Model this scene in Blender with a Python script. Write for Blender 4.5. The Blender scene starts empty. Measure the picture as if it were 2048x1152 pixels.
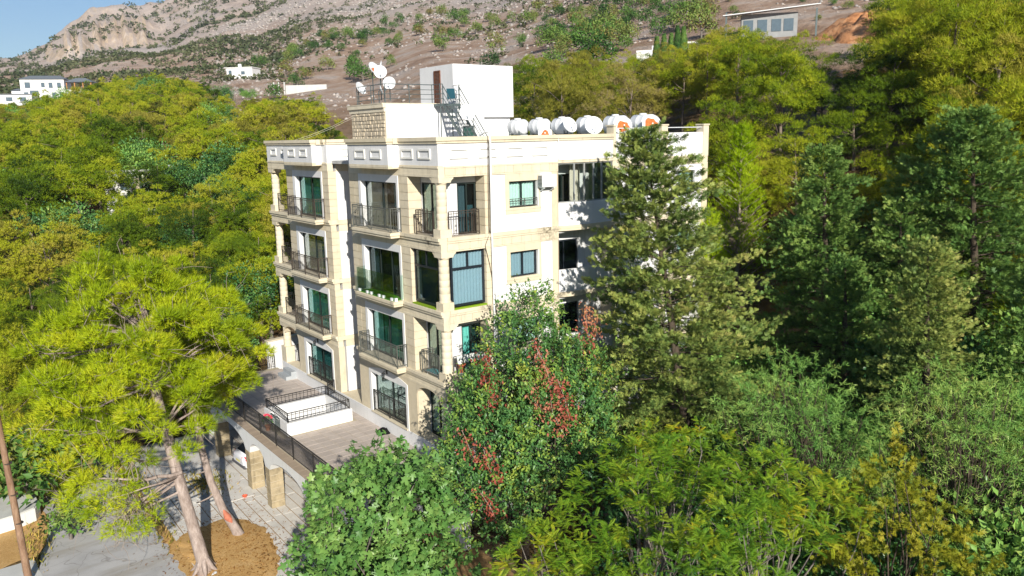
import bpy, math, random
import numpy as np
from mathutils import Vector, Matrix
random.seed(7); RNG = np.random.default_rng(7)
sc = bpy.context.scene
COL = sc.collection
# ------------------------------------------------------------------ camera, sky, sun, exposure
cam_d = bpy.data.cameras.new('camera'); cam = bpy.data.objects.new('camera', cam_d); COL.objects.link(cam)
CAM = Vector((-17.316, -27.877, 13.671))
_r = Vector((0.79684183, -0.60384763, -0.02027651)); _u = Vector((0.12947233, 0.13787989, 0.98195013)); _f = Vector((0.59015254, 0.78508418, -0.18805002))
cam.matrix_world = Matrix(((_r.x, _u.x, -_f.x, CAM.x), (_r.y, _u.y, -_f.y, CAM.y), (_r.z, _u.z, -_f.z, CAM.z), (0, 0, 0, 1)))
cam_d.sensor_width = 36.0; cam_d.lens = 1587.6 / 2048 * 36; cam_d.clip_start = 0.3; cam_d.clip_end = 9000
sc.camera = cam
LIGHT = Vector((0.55, 1.45, -0.70)).normalized()          # direction the sunlight travels
SUN_EL = math.asin(-LIGHT.z); SUN_AZ = math.atan2(-LIGHT.x, -LIGHT.y)
world = bpy.data.worlds.new('World'); sc.world = world; world.use_nodes = True
wn = world.node_tree; wn.nodes.clear()
w_out = wn.nodes.new('ShaderNodeOutputWorld'); w_bg = wn.nodes.new('ShaderNodeBackground'); w_sky = wn.nodes.new('ShaderNodeTexSky')
w_sky.sky_type = 'NISHITA'; w_sky.sun_disc = False; w_sky.sun_elevation = SUN_EL; w_sky.sun_rotation = SUN_AZ
w_sky.air_density = 1.0; w_sky.dust_density = 0.15; w_sky.ozone_density = 4.5; w_sky.altitude = 200
w_bg.inputs['Strength'].default_value = 0.072
wn.links.new(w_sky.outputs[0], w_bg.inputs[0]); wn.links.new(w_bg.outputs[0], w_out.inputs[0])
sun_d = bpy.data.lights.new('sun', 'SUN'); sun_d.energy = 5.0; sun_d.angle = math.radians(0.55); sun_d.color = (1.0, 0.94, 0.84)
sun = bpy.data.objects.new('sun', sun_d); COL.objects.link(sun); sun.rotation_euler = LIGHT.to_track_quat('-Z', 'Y').to_euler(); sun.location = (-20, -60, 60)
sc.view_settings.view_transform = 'Standard'; sc.view_settings.look = 'None'; sc.view_settings.exposure = 0.50; sc.view_settings.gamma = 1.0
sc.view_settings.use_curve_mapping = False
sc.render.engine = 'CYCLES'
sc.cycles.max_bounces = 6; sc.cycles.diffuse_bounces = 2; sc.cycles.glossy_bounces = 3; sc.cycles.transmission_bounces = 4
sc.cycles.transparent_max_bounces = 8; sc.cycles.volume_bounces = 0
# ------------------------------------------------------------------ helpers
def S2L(h):
    h = h.lstrip('#'); c = [int(h[i:i+2], 16) / 255 for i in (0, 2, 4)]
    return tuple((v / 12.92 if v <= .04045 else ((v + .055) / 1.055) ** 2.4) for v in c) + (1,)
def tag(o, label=None, cat=None, group=None, kind=None):
    if label: o['label'] = label
    if cat: o['category'] = cat
    if group: o['group'] = group
    if kind: o['kind'] = kind
    return o
def thing(name, loc, label, cat, group=None, rz=0.0):
    o = bpy.data.objects.new(name, None); COL.objects.link(o); o.location = loc; o.rotation_euler = (0, 0, rz)
    o.empty_display_size = .3
    return tag(o, label, cat, group)
def link(name, me, parent=None, world_space=True):
    """one mesh object; the mesh is in the parent's coordinates"""
    o = bpy.data.objects.new(name, me); COL.objects.link(o)
    if parent is not None:
        o.parent = parent
        if parent.type == 'EMPTY' and world_space: o.location = -parent.location   # meshes of fixed things are in world coordinates
    return o
def piece(name, me, parent, loc, rz=0.0):
    """a small part with its own origin (shares its mesh with its likes); loc is in world coordinates"""
    o = bpy.data.objects.new(name, me); COL.objects.link(o); o.parent = parent
    l = Vector(loc); o.location = l - parent.location if parent.type == 'EMPTY' else l; o.rotation_euler = (0, 0, rz); return o
class MB:
    """collects boxes, prisms, tubes and lathes and builds ONE mesh"""
    def __init__(s): s.v = []; s.f = []; s.m = []; s.sm = []
    def add(s, vs, fs, mi=0, smooth=False):
        b = len(s.v); s.v += [tuple(x) for x in vs]; s.f += [tuple(i + b for i in f) for f in fs]; s.m += [mi] * len(fs); s.sm += [smooth] * len(fs); return s
    def box(s, x0, x1, y0, y1, z0, z1, mi=0):
        if x1 < x0: x0, x1 = x1, x0
        if y1 < y0: y0, y1 = y1, y0
        if z1 < z0: z0, z1 = z1, z0
        return s.add([(x0,y0,z0),(x1,y0,z0),(x1,y1,z0),(x0,y1,z0),(x0,y0,z1),(x1,y0,z1),(x1,y1,z1),(x0,y1,z1)],
              [(0,3,2,1),(4,5,6,7),(0,1,5,4),(1,2,6,5),(2,3,7,6),(3,0,4,7)], mi)
    def cbox(s, c, sx, sy, sz, rz=0, mi=0, tilt=None):
        M = Matrix.Rotation(rz, 3, 'Z')
        if tilt is not None: M = M @ tilt
        vs = []
        for dz in (-.5, .5):
            for dx, dy in ((-.5,-.5),(.5,-.5),(.5,.5),(-.5,.5)): vs.append(Vector(c) + M @ Vector((dx*sx, dy*sy, dz*sz)))
        return s.add(vs, [(0,3,2,1),(4,5,6,7),(0,1,5,4),(1,2,6,5),(2,3,7,6),(3,0,4,7)], mi)
    def prism(s, poly, z0, z1, mi=0):
        n = len(poly); a = sum(poly[i][0]*poly[(i+1)%n][1]-poly[(i+1)%n][0]*poly[i][1] for i in range(n))
        if a < 0: poly = poly[::-1]
        vs = [(x,y,z0) for x,y in poly] + [(x,y,z1) for x,y in poly]
        fs = [tuple(range(n-1,-1,-1)), tuple(range(n,2*n))] + [(i,(i+1)%n,(i+1)%n+n,i+n) for i in range(n)]
        return s.add(vs, fs, mi)
    def extr(s, poly, axis, a0, a1, mi=0):
        """polygon of (u,z) extruded along axis 'x' (u=y) or 'y' (u=x)"""
        n = len(poly)
        P = (lambda u,z,a: (a,u,z)) if axis == 'x' else (lambda u,z,a: (u,a,z))
        vs = [P(u,z,a0) for u,z in poly] + [P(u,z,a1) for u,z in poly]
        fs = [tuple(range(n-1,-1,-1)), tuple(range(n,2*n))] + [(i,(i+1)%n,(i+1)%n+n,i+n) for i in range(n)]
        return s.add(vs, fs, mi)
    def tube(s, pts, r, n=6, mi=0, caps=True, smooth=True):
        pts = [Vector(p) for p in pts]; k = len(pts)
        rs = [r]*k if isinstance(r, (int, float)) else list(r)
        ref = Vector((0,0,1)); rings = []
        t0 = (pts[1]-pts[0]).normalized()
        u = t0.cross(ref)
        if u.length < 1e-3: u = t0.cross(Vector((1,0,0)))
        u.normalize()
        for i in range(k):
            t = (pts[min(i+1,k-1)]-pts[max(i-1,0)]).normalized()
            u = (u - t*u.dot(t)).normalized(); w = t.cross(u)
            rings.append([pts[i] + (u*math.cos(2*math.pi*j/n)+w*math.sin(2*math.pi*j/n))*rs[i] for j in range(n)])
        vs = [p for rg in rings for p in rg]
        fs = [(i*n+j, i*n+(j+1)%n, (i+1)*n+(j+1)%n, (i+1)*n+j) for i in range(k-1) for j in range(n)]
        s.add(vs, fs, mi, smooth)
        if caps:
            s.add(rings[0], [tuple(range(n-1,-1,-1))], mi); s.add(rings[-1], [tuple(range(n))], mi)
        return s
    def bar(s, a, b, w, h=None, mi=0):
        """square bar between two points"""
        h = h or w; a = Vector(a); b = Vector(b); t = (b-a).normalized(); r = Vector((0,0,1))
        u = t.cross(r)
        if u.length < 1e-3: u = Vector((1,0,0))
        u.normalize(); q = u.cross(t)
        vs = [p + u*sx*w/2 + q*sy*h/2 for p in (a,b) for sx,sy in ((-1,-1),(1,-1),(1,1),(-1,1))]
        return s.add(vs, [(0,3,2,1),(4,5,6,7),(0,1,5,4),(1,2,6,5),(2,3,7,6),(3,0,4,7)], mi)
    def lathe(s, prof, c, n=20, mi=0, M=None, smooth=True):
        """profile [(r,z)] about the local Z axis through c"""
        c = Vector(c); vs = []
        for r, z in prof:
            for j in range(n):
                v = Vector((r*math.cos(2*math.pi*j/n), r*math.sin(2*math.pi*j/n), z)); vs.append(c + ((M @ v) if M else v))
        fs = [(i*n+j, i*n+(j+1)%n, (i+1)*n+(j+1)%n, (i+1)*n+j) for i in range(len(prof)-1) for j in range(n)]
        s.add(vs, fs, mi, smooth)
        k = len(prof)-1
        s.add([vs[j] for j in range(n)], [tuple(range(n-1,-1,-1))], mi); s.add([vs[k*n+j] for j in range(n)], [tuple(range(n))], mi)
        return s
    def mesh(s, name, mats):
        me = bpy.data.meshes.new(name); me.from_pydata(s.v, [], s.f)
        for m in (mats if isinstance(mats, (list, tuple)) else [mats]): me.materials.append(m)
        me.polygons.foreach_set('material_index', s.m); me.polygons.foreach_set('use_smooth', s.sm); me.update(); return me
    def build(s, name, mats, parent=None): return link(name, s.mesh(name, mats), parent)
def npmesh(name, V, F, mats, rnd=None, smooth=False, mi=None):
    """V (n,3), F (m,k) same-size faces or list of such arrays"""
    Fs = F if isinstance(F, list) else [F]
    me = bpy.data.meshes.new(name); me.vertices.add(len(V)); me.vertices.foreach_set('co', np.asarray(V, np.float32).ravel())
    nl = sum(f.size for f in Fs); nf = sum(len(f) for f in Fs)
    me.loops.add(nl); me.loops.foreach_set('vertex_index', np.concatenate([f.ravel() for f in Fs]).astype(np.int32))
    tot = np.concatenate([np.full(len(f), f.shape[1], np.int32) for f in Fs]); st = np.concatenate([[0], np.cumsum(tot)[:-1]]).astype(np.int32)
    me.polygons.add(nf); me.polygons.foreach_set('loop_start', st)
    try: me.polygons.foreach_set('loop_total', tot)
    except Exception: pass
    if smooth: me.polygons.foreach_set('use_smooth', np.ones(nf, bool))
    if mi is not None: me.polygons.foreach_set('material_index', np.asarray(mi, np.int32))
    for m in (mats if isinstance(mats, (list, tuple)) else [mats]): me.materials.append(m)
    me.update(calc_edges=True)
    if rnd is not None:
        a = me.attributes.new('rnd', 'FLOAT', 'FACE'); a.data.foreach_set('value', np.asarray(rnd, np.float32))
    me.validate(verbose=False)
    return me
# ------------------------------------------------------------------ materials
def newmat(name):
    m = bpy.data.materials.new(name); m.use_nodes = True; nt = m.node_tree; b = nt.nodes['Principled BSDF']; return m, nt, b
def ramp(nt, fac, stops):
    r = nt.nodes.new('ShaderNodeValToRGB'); e = r.color_ramp.elements
    while len(e) < len(stops): e.new(.5)
    for i, (p, c) in enumerate(stops): e[i].position = p; e[i].color = c if len(c) == 4 else tuple(c) + (1,)
    nt.links.new(fac, r.inputs[0]); return r.outputs[0]
def noise(nt, scale, detail=4, rough=.55, vec=None, dist=0.0):
    n = nt.nodes.new('ShaderNodeTexNoise'); n.inputs['Scale'].default_value = scale; n.inputs['Detail'].default_value = detail
    n.inputs['Roughness'].default_value = rough; n.inputs['Distortion'].default_value = dist
    if vec is not None: nt.links.new(vec, n.inputs['Vector'])
    return n.outputs['Fac']
def mixc(nt, fac, a, b, mode='MIX'):
    m = nt.nodes.new('ShaderNodeMix'); m.data_type = 'RGBA'; m.blend_type = mode
    for sock, val in ((m.inputs[0], fac), (m.inputs[6], a), (m.inputs[7], b)):
        if isinstance(val, bpy.types.NodeSocket): nt.links.new(val, sock)
        elif isinstance(val, (int, float)): sock.default_value = val
        else: sock.default_value = val if len(val) == 4 else tuple(val) + (1,)
    return m.outputs[2]
def mathn(nt, op, a, b=None):
    m = nt.nodes.new('ShaderNodeMath'); m.operation = op
    for i, v in enumerate((a, b)):
        if v is None: continue
        if isinstance(v, bpy.types.NodeSocket): nt.links.new(v, m.inputs[i])
        else: m.inputs[i].default_value = v
    return m.outputs[0]
def geo_pos(nt, scale=(1,1,1)):
    g = nt.nodes.new('ShaderNodeNewGeometry')
    if scale == (1,1,1): return g.outputs['Position']
    mp = nt.nodes.new('ShaderNodeMapping'); mp.inputs['Scale'].default_value = scale; nt.links.new(g.outputs['Position'], mp.inputs['Vector']); return mp.outputs[0]
def obj_rand(nt): return nt.nodes.new('ShaderNodeObjectInfo').outputs['Random']
def bump(nt, b, h, strength=.3, dist=.02):
    n = nt.nodes.new('ShaderNodeBump'); n.inputs['Strength'].default_value = strength; n.inputs['Distance'].default_value = dist
    nt.links.new(h, n.inputs['Height']); nt.links.new(n.outputs[0], b.inputs['Normal'])
def simple(name, col, rough=.6, metal=0, spec=.4, var=.12, vscale=3.0, bmp=0.0, bscale=40):
    m, nt, b = newmat(name); col = S2L(col) if isinstance(col, str) else tuple(col) + (1,)
    f = noise(nt, vscale, 5, .6, geo_pos(nt))
    c = ramp(nt, f, [(.25, tuple(x*(1-var) for x in col[:3])), (.75, tuple(min(1, x*(1+var)) for x in col[:3]))])
    nt.links.new(c, b.inputs['Base Color']); b.inputs['Roughness'].default_value = rough; b.inputs['Metallic'].default_value = metal
    b.inputs['Specular IOR Level'].default_value = spec
    if bmp: bump(nt, b, noise(nt, bscale, 4, .6, geo_pos(nt)), bmp, .01)
    return m
M = {}
def plaster(name, col, stain=.25, drip=True):
    m, nt, b = newmat(name); p = geo_pos(nt)
    f = noise(nt, 1.3, 6, .62, p); g = noise(nt, 9, 4, .6, p)
    c = ramp(nt, f, [(.25, tuple(x*.93 for x in col)), (.6, col), (.9, tuple(min(1,x*1.03) for x in col))])
    # rain streaks: noise stretched along the vertical
    st = noise(nt, 1.0, 5, .65, geo_pos(nt, (5.5, 5.5, .35)))
    sf = ramp(nt, st, [(.56, (0,0,0)), (.74, (stain,)*3)])
    c = mixc(nt, sf, c, (col[0]*.62, col[1]*.60, col[2]*.55))
    nt.links.new(c, b.inputs['Base Color']); b.inputs['Roughness'].default_value = .85; b.inputs['Specular IOR Level'].default_value = .2
    bump(nt, b, g, .12, .01); return m
M['plaster'] = plaster('white_plaster', (.745, .745, .74), .34)
M['plaster_old'] = plaster('weathered_plaster', (.76, .77, .76), .55)
def limestone(name, col, joint=False, stain=.5, wild=.16):
    m, nt, b = newmat(name); p = geo_pos(nt)
    f = noise(nt, 2.2, 7, .65, p); g = noise(nt, 26, 5, .65, p)
    c = ramp(nt, f, [(.22, tuple(x*(1-wild*1.3) for x in col)), (.5, col), (.82, tuple(min(1,x*(1+wild)) for x in col))])
    c = mixc(nt, mathn(nt, 'MULTIPLY', obj_rand(nt), .34), c, (col[0]*.84, col[1]*.80, col[2]*.70))
    st = noise(nt, 1.0, 6, .7, geo_pos(nt, (4.5, 4.5, .45)))
    sf = ramp(nt, st, [(.57, (0,0,0)), (.75, (stain,)*3)])
    c = mixc(nt, sf, c, (.16, .13, .085))
    if name == 'limestone_trim':            # mould patch that has grown on the ledge by the curved loggia
        for q, r_ in (((5.75,-.05,9.52),1.1),((6.3,-.05,6.40),1.0),((2.2,-.1,6.35),.7),((.0,.9,9.35),.8)):
            vm = nt.nodes.new('ShaderNodeVectorMath'); vm.operation = 'DISTANCE'; nt.links.new(p, vm.inputs[0]); vm.inputs[1].default_value = q
            k = mathn(nt, 'MULTIPLY', ramp(nt, vm.outputs['Value'], [(.1*r_, (1,1,1)), (min(.98,.75*r_), (0,0,0))]), ramp(nt, noise(nt, 5.5, 6, .7, p), [(.42, (0,0,0)), (.60, (.9,.9,.9))]))
            c = mixc(nt, k, c, (.085, .07, .045))
    nt.links.new(c, b.inputs['Base Color']); b.inputs['Roughness'].default_value = .9; b.inputs['Specular IOR Level'].default_value = .15
    bump(nt, b, g, .35, .012); return m
M['stone'] = limestone('limestone', (.665, .585, .435), stain=.26)
M['stone_trim'] = limestone('limestone_trim', (.69, .615, .465), stain=.45)
M['stone_old'] = limestone('old_yellow_stone', (.40, .33, .215), stain=.95, wild=.55)
M['mortar'] = simple('mortar', (.46, .40, .29), .95, spec=.1, bmp=.3)
M['rubble'] = limestone('rubble_stone', (.55, .47, .35), stain=.35, wild=.25)
M['iron'] = simple('black_iron', (.028, .026, .024), .5, .2, .5, .25, 8)
M['iron_brown'] = simple('brown_iron', (.075, .058, .045), .55, .2, .4, .3, 8)
M['steel'] = simple('grey_green_steel', (.10, .13, .13), .5, .3, .5, .2, 6)
M['rail_grey'] = simple('balcony_grey_iron', (.14, .145, .13), .5, .3, .4, .2, 6)
M['alu_dark'] = simple('dark_green_frame', (.018, .030, .028), .4, .1, .5, .15, 5)
M['alu_blue'] = simple('anthracite_frame', (.016, .022, .030), .4, .1, .5, .15, 5)
M['white_metal'] = simple('white_painted_metal', (.72, .74, .75), .42, 0, .5, .06, 5)
M['white_plastic'] = simple('white_plastic', (.74, .75, .75), .5, 0, .4, .05, 5)
M['dark_in'] = simple('room_shade_paint', (.05, .048, .045), .9, 0, .1)  # near-black colour standing in for the shade inside unlit rooms
M['room'] = simple('room_wall', (.30, .30, .28), .9, 0, .1)
M['curtain_w'] = simple('white_curtain', (.70, .72, .68), .9, 0, .1, .05, 12)
M['curtain_c'] = simple('cream_blind', (.62, .57, .47), .9, 0, .1, .05, 12)
M['blind_blue'] = simple('blue_grey_blind', (.26, .385, .465), .8, 0, .2, .06, 8)
M['blind_navy'] = simple('navy_blind', (.03, .10, .18), .8, 0, .2, .1, 8)
M['turf'] = simple('artificial_grass', (.085, .26, .016), .9, 0, .1, .35, 30, .6, 90)
M['turf_y'] = simple('light_artificial_grass', (.22, .34, .02), .9, 0, .1, .3, 30, .6, 90)
M['wood_door'] = simple('brown_shutter_wood', (.15, .062, .035), .6, 0, .3, .3, 7)
M['roof'] = simple('roof_membrane', (.50, .50, .48), .9, 0, .1, .2, 1.2)
def glass(name, tint, refl=.32):
    m, nt, b = newmat(name); nt.nodes.remove(b)
    out = nt.nodes['Material Output']; tr = nt.nodes.new('ShaderNodeBsdfTransparent'); tr.inputs[0].default_value = tint + (1,)
    gl = nt.nodes.new('ShaderNodeBsdfGlossy'); gl.inputs['Roughness'].default_value = .02; gl.inputs['Color'].default_value = (.9,.95,.95,1)
    fr = nt.nodes.new('ShaderNodeFresnel'); fr.inputs['IOR'].default_value = 1.5
    fac = mathn(nt, 'MULTIPLY', fr.outputs[0], .55+refl*.5)
    # panes are never perfectly flat
    bp = nt.nodes.new('ShaderNodeBump'); bp.inputs['Strength'].default_value = .04; bp.inputs['Distance'].default_value = .05
    nt.links.new(noise(nt, 1.1, 2, .5, geo_pos(nt)), bp.inputs['Height']); nt.links.new(bp.outputs[0], gl.inputs['Normal'])
    mx = nt.nodes.new('ShaderNodeMixShader'); nt.links.new(fac, mx.inputs[0]); nt.links.new(tr.outputs[0], mx.inputs[1]); nt.links.new(gl.outputs[0], mx.inputs[2])
    nt.links.new(mx.outputs[0], out.inputs[0]); return m
M['glass_teal'] = glass('teal_glass', (.64, .90, .88))
M['glass_lteal'] = glass('light_teal_glass', (.86, .965, .95), .25)
M['glass_clear'] = glass('clear_glass', (.92, .945, .94), .2)
M['glass_dark'] = glass('smoked_glass', (.46, .54, .57), -.4)
M['glass_rail'] = glass('green_tinted_glass', (.88, .945, .905), .2)
def leafmat(name, stops, trans=.32, hue=.10, gloss=.25, big=.6, rough=.5):
    """foliage: colour differs from leaf to leaf, from spray to spray and from tree to tree"""
    m, nt, b = newmat(name)
    at = nt.nodes.new('ShaderNodeAttribute'); at.attribute_name = 'rnd'
    tc = nt.nodes.new('ShaderNodeTexCoord')
    n1 = noise(nt, big, 3, .6, tc.outputs['Object'])
    f = mathn(nt, 'ADD', mathn(nt, 'MULTIPLY', at.outputs['Fac'], .55), mathn(nt, 'MULTIPLY', mathn(nt, 'SUBTRACT', n1, .25), .9))
    f = mathn(nt, 'ADD', f, mathn(nt, 'MULTIPLY', mathn(nt, 'SUBTRACT', obj_rand(nt), .5), hue*3))
    c = ramp(nt, f, [(p, S2L(h) if isinstance(h, str) else h) for p, h in stops])
    nt.links.new(c, b.inputs['Base Color']); b.inputs['Roughness'].default_value = rough; b.inputs['Specular IOR Level'].default_value = gloss
    tl = nt.nodes.new('ShaderNodeBsdfTranslucent'); nt.links.new(mixc(nt, .5, c, mixc(nt, 1.0, c, (1.3, 1.25, .5), 'MULTIPLY')), tl.inputs[0])
    mx = nt.nodes.new('ShaderNodeMixShader'); mx.inputs[0].default_value = trans
    nt.links.new(b.outputs[0], mx.inputs[1]); nt.links.new(tl.outputs[0], mx.inputs[2]); nt.links.new(mx.outputs[0], nt.nodes['Material Output'].inputs[0]); return m
def bark(name, a, b_, scale=6):
    m, nt, b = newmat(name); tc = nt.nodes.new('ShaderNodeTexCoord')
    mp = nt.nodes.new('ShaderNodeMapping'); mp.inputs['Scale'].default_value = (1,1,.3); nt.links.new(tc.outputs['Object'], mp.inputs[0])
    f = noise(nt, scale, 8, .75, mp.outputs[0], .6)
    c = ramp(nt, f, [(.30, a), (.52, tuple((x+y)/2 for x, y in zip(a, b_))), (.7, b_)]); nt.links.new(c, b.inputs['Base Color'])
    b.inputs['Roughness'].default_value = .95; b.inputs['Specular IOR Level'].default_value = .1; bump(nt, b, f, .9, .06); return m
# ------------------------------------------------------------------ terrain
UC = np.array([-2600, -900, 0, 300, 500, 700, 900, 1200, 1500, 1750, 2048, 3000, 4600.])   # bearings (as picture columns of the horizon)
DD = np.array([0, 25, 33, 41, 50, 60, 75, 100, 130, 170, 210, 255, 320, 420, 560, 720, 900, 1100, 1400, 2200.])
ZT = np.array([
 [-6,-5,-4.5,-4,-4,-4,-3,-2,0,2,4,6,9,14,22,30,38,45,40,10],
 [-6,-4.5,-4,-3.8,-3.8,-3,-1,2,6,11,15,20,24,30,42,52,62,72,60,20],
 [-6,-4,-3.7,-3.7,-3.0,-1,3,8,12,17,19.5,25,31,40,50,63,84,106,92,50],
 [-6,-4,-3.7,-3.7,-3.0,-1,4,9,14,20,25.5,31,38,50,66,84,116,174,172,90],
 [-6,-4,-3.7,-3.7,-2.2,0,5,11,16,22.5,28,32,41,58,84,118,158,205,240,200],
 [-6,-4,-3.7,-3.2,-1.0,3,8,13,18,24.5,31,40,52,72,106,145,190,235,260,200],
 [-6,-4,-3.7,-2.0,2,7,11,16.5,22.5,30,37,46,59,82,117,155,205,250,262,200],
 [-6,-4,-3.7,-2.6,4.5,10.5,15,20.5,27,35.5,45,55,72,97,130,170,220,265,262,200],
 [-6,-4,-3.4,-.6,9.6,14.2,18.0,23.3,30.5,42,56,68,84,110,145,185,230,270,262,200],
 [-6,-4,-1.5,4.5,11.0,14.6,18.0,23.5,31,43,56,68,84,110,145,185,230,270,262,200],
 [-6,-3.5,-0.5,3.5,8.5,12.8,18.5,26,34,45,56,68,84,110,145,185,230,270,262,200],
 [-6,-4,-2,1,4,8,13,20,27,36,46,56,70,92,120,150,185,220,260,300],
 [-6,-5,-4,-3,-2,0,4,9,15,22,30,38,50,68,90,115,140,165,190,220]], float)
def bearing(x, y):
    dx = x - CAM.x; dy = y - CAM.y; D = np.hypot(dx, dy)
    f = np.array([_f.x, _f.y]); f = f/np.hypot(*f); r = np.array([_r.x, _r.y]); r = r/np.hypot(*r)
    a = np.arctan2(dx*r[0]+dy*r[1], dx*f[0]+dy*f[1])
    u = 1024 + 1587.6*1.02*np.tan(np.clip(a, -1.25, 1.25)); return u, D, a
def smooth(e0, e1, x):
    t = np.clip((x-e0)/(e1-e0), 0, 1); return t*t*(3-2*t)
_g = np.random.default_rng(3)
_ph = _g.uniform(0, 6.28, (64, 2)); _dr = _g.uniform(0, 6.28, 64); _fr = np.array([0.006*1.42**(i//4) for i in range(64)])
def rough(x, y, i0=0, i1=40):
    z = np.zeros_like(np.asarray(x, float))
    for i in range(i0, i1):
        z = z + (1/(_fr[i]**.95)) * np.sin((x*np.cos(_dr[i])+y*np.sin(_dr[i]))*_fr[i]*6.28 + _ph[i,0]) * .0035
    return z
def hgt(x, y):
    x = np.asarray(x, float); y = np.asarray(y, float)
    u, D, a = bearing(x, y)
    uu = np.interp(u, UC, np.arange(len(UC))); i = np.clip(uu.astype(int), 0, len(UC)-2); t = uu - i; t = t*t*(3-2*t)
    dd = np.interp(D, DD, np.arange(len(DD))); j = np.clip(dd.astype(int), 0, len(DD)-2); s = dd - j
    z = (ZT[i,j]*(1-t)+ZT[i+1,j]*t)*(1-s) + (ZT[i,j+1]*(1-t)+ZT[i+1,j+1]*t)*s
    amp = np.interp(D, [40, 80, 250, 500, 1000, 2000], [0.05, .22, .55, 1.4, 3.2, 5])
    z = z + rough(x, y) * amp
    # rocky ribs on the far mountain
    rib = np.abs(rough(x*1.3+91, y*1.3-17, 8, 34)); z = z + np.interp(D, [250, 420, 900, 1500], [0, 1.5, 7, 10]) * np.clip(rib, 0, 3) * .5
    # cliff band on the far left shoulder
    cl = smooth(760, 800, D + 26*np.sin(u*.045)) * smooth(95, 150, u) * (1-smooth(290, 345, u)) * (1-smooth(900, 1050, D)); z = z + (13+4*np.sin(u*.21)+2.5*np.sin(u*.53+1))*cl
    # level yard in front of and under the building
    m = (1-smooth(-.3, .6, x)) * (1-smooth(20.3, 22.5, y)) * (1-smooth(40, 46, D + 0*x) * smooth(0, 2, y-30))
    m = np.maximum(m, (1-smooth(17, 19, x))*smooth(-1.5, -.5, x)*(1-smooth(-.8, .0, -y))*(1-smooth(19.5, 21, y))*0)
    flat = m * (1-smooth(24, 30, -x)) * smooth(-60, -40, y)
    return z*(1-flat) + (-3.72)*flat
def hz(x, y): return float(hgt(np.array([x]), np.array([y]))[0])
def at(u, D, dz=0.0):
    """point on the ground at a bearing (picture column) and a distance in metres"""
    a = math.atan((u-1024)/(1587.6*1.02)); f = Vector((_f.x,_f.y)).normalized(); r = Vector((_r.x,_r.y)).normalized()
    p = Vector((CAM.x, CAM.y)) + (f*math.cos(a)+r*math.sin(a))*D
    return Vector((p.x, p.y, hz(p.x, p.y)+dz))
ang = np.concatenate([np.linspace(-math.pi, -1.0, 40)[:-1], np.linspace(-1.0, 1.0, 560), np.linspace(1.0, math.pi, 40)[1:-1]])
dist = np.concatenate([np.linspace(0.5, 30, 24)[:-1], np.linspace(30, 75, 110)[:-1], np.geomspace(75, 2200, 330), [2700.]])
fa = math.atan2(_f.y, _f.x)
AA, RR = np.meshgrid(ang, dist); X = CAM.x + RR*np.cos(fa-AA); Y = CAM.y + RR*np.sin(fa-AA); Zg = hgt(X, Y)
Zg[-1] = np.minimum(Zg[-1], -20)
nA, nR = len(ang), len(dist)
V = np.stack([X.ravel(), Y.ravel(), Zg.ravel()], 1)
ii, jj = np.meshgrid(np.arange(nR-1), np.arange(nA), indexing='ij'); j2 = (jj+1) % nA
Fq = np.stack([ii*nA+jj, ii*nA+j2, (ii+1)*nA+j2, (ii+1)*nA+jj], -1).reshape(-1, 4)[:, ::-1]
V = np.vstack([V, [[CAM.x, CAM.y, hz(CAM.x, CAM.y)]]])
Fc = np.stack([np.full(nA, len(V)-1), (np.arange(nA)+1) % nA, np.arange(nA)], 1)[:, ::-1]
m, nt, b = newmat('hillside_soil'); p = geo_pos(nt)
n1 = noise(nt, .012, 8, .62, p); n2 = noise(nt, .11, 8, .66, p, .4); n3 = noise(nt, .9, 6, .7, p); n4 = noise(nt, .028, 5, .6, p)
soil = ramp(nt, n2, [(.25, (.17,.115,.08)), (.42, (.36,.245,.175)), (.58, (.50,.375,.285)), (.78, (.60,.50,.41))])
rock = ramp(nt, n3, [(.25, (.22,.19,.17)), (.5, (.42,.365,.33)), (.75, (.60,.54,.49))])
litter = ramp(nt, n3, [(.3, (.085,.055,.022)), (.6, (.19,.125,.05)), (.8, (.30,.21,.10))])
geo = nt.nodes.new('ShaderNodeNewGeometry'); sx = nt.nodes.new('ShaderNodeSeparateXYZ'); nt.links.new(geo.outputs['Position'], sx.inputs[0])
alt = mathn(nt, 'ADD', sx.outputs['Z'], mathn(nt, 'MULTIPLY', mathn(nt, 'SUBTRACT', n4, .5), 60))
a1 = nt.nodes.new('ShaderNodeMapRange'); nt.links.new(alt, a1.inputs[0]); a1.inputs[1].default_value = 45; a1.inputs[2].default_value = 75
rf = mathn(nt, 'MULTIPLY', a1.outputs[0], ramp(nt, n1, [(.36, (.35,.35,.35)), (.62, (1,1,1))]))
rf = mathn(nt, 'MAXIMUM', rf, ramp(nt, n2, [(.50, (0,0,0)), (.66, (.8,.8,.8))]))
a2 = nt.nodes.new('ShaderNodeMapRange'); nt.links.new(alt, a2.inputs[0]); a2.inputs[1].default_value = 26; a2.inputs[2].default_value = 10
c = mixc(nt, a2.outputs[0], soil, litter); c = mixc(nt, rf, c, rock)
sn = nt.nodes.new('ShaderNodeSeparateXYZ'); nt.links.new(geo.outputs['True Normal'], sn.inputs[0])   # steep faces are bare pale-orange rock
cf = nt.nodes.new('ShaderNodeMapRange'); nt.links.new(sn.outputs['Z'], cf.inputs[0]); cf.inputs[1].default_value = .74; cf.inputs[2].default_value = .58
c = mixc(nt, mathn(nt, 'MULTIPLY', cf.outputs[0], a1.outputs[0]), c, ramp(nt, n2, [(.35, (.34,.29,.25)), (.5, (.52,.40,.28)), (.62, (.60,.50,.42))]))
nt.links.new(c, b.inputs['Base Color']); b.inputs['Roughness'].default_value = .95; b.inputs['Specular IOR Level'].default_value = .1
bump(nt, b, n3, 1.0, .9)
M['ground'] = m
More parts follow.
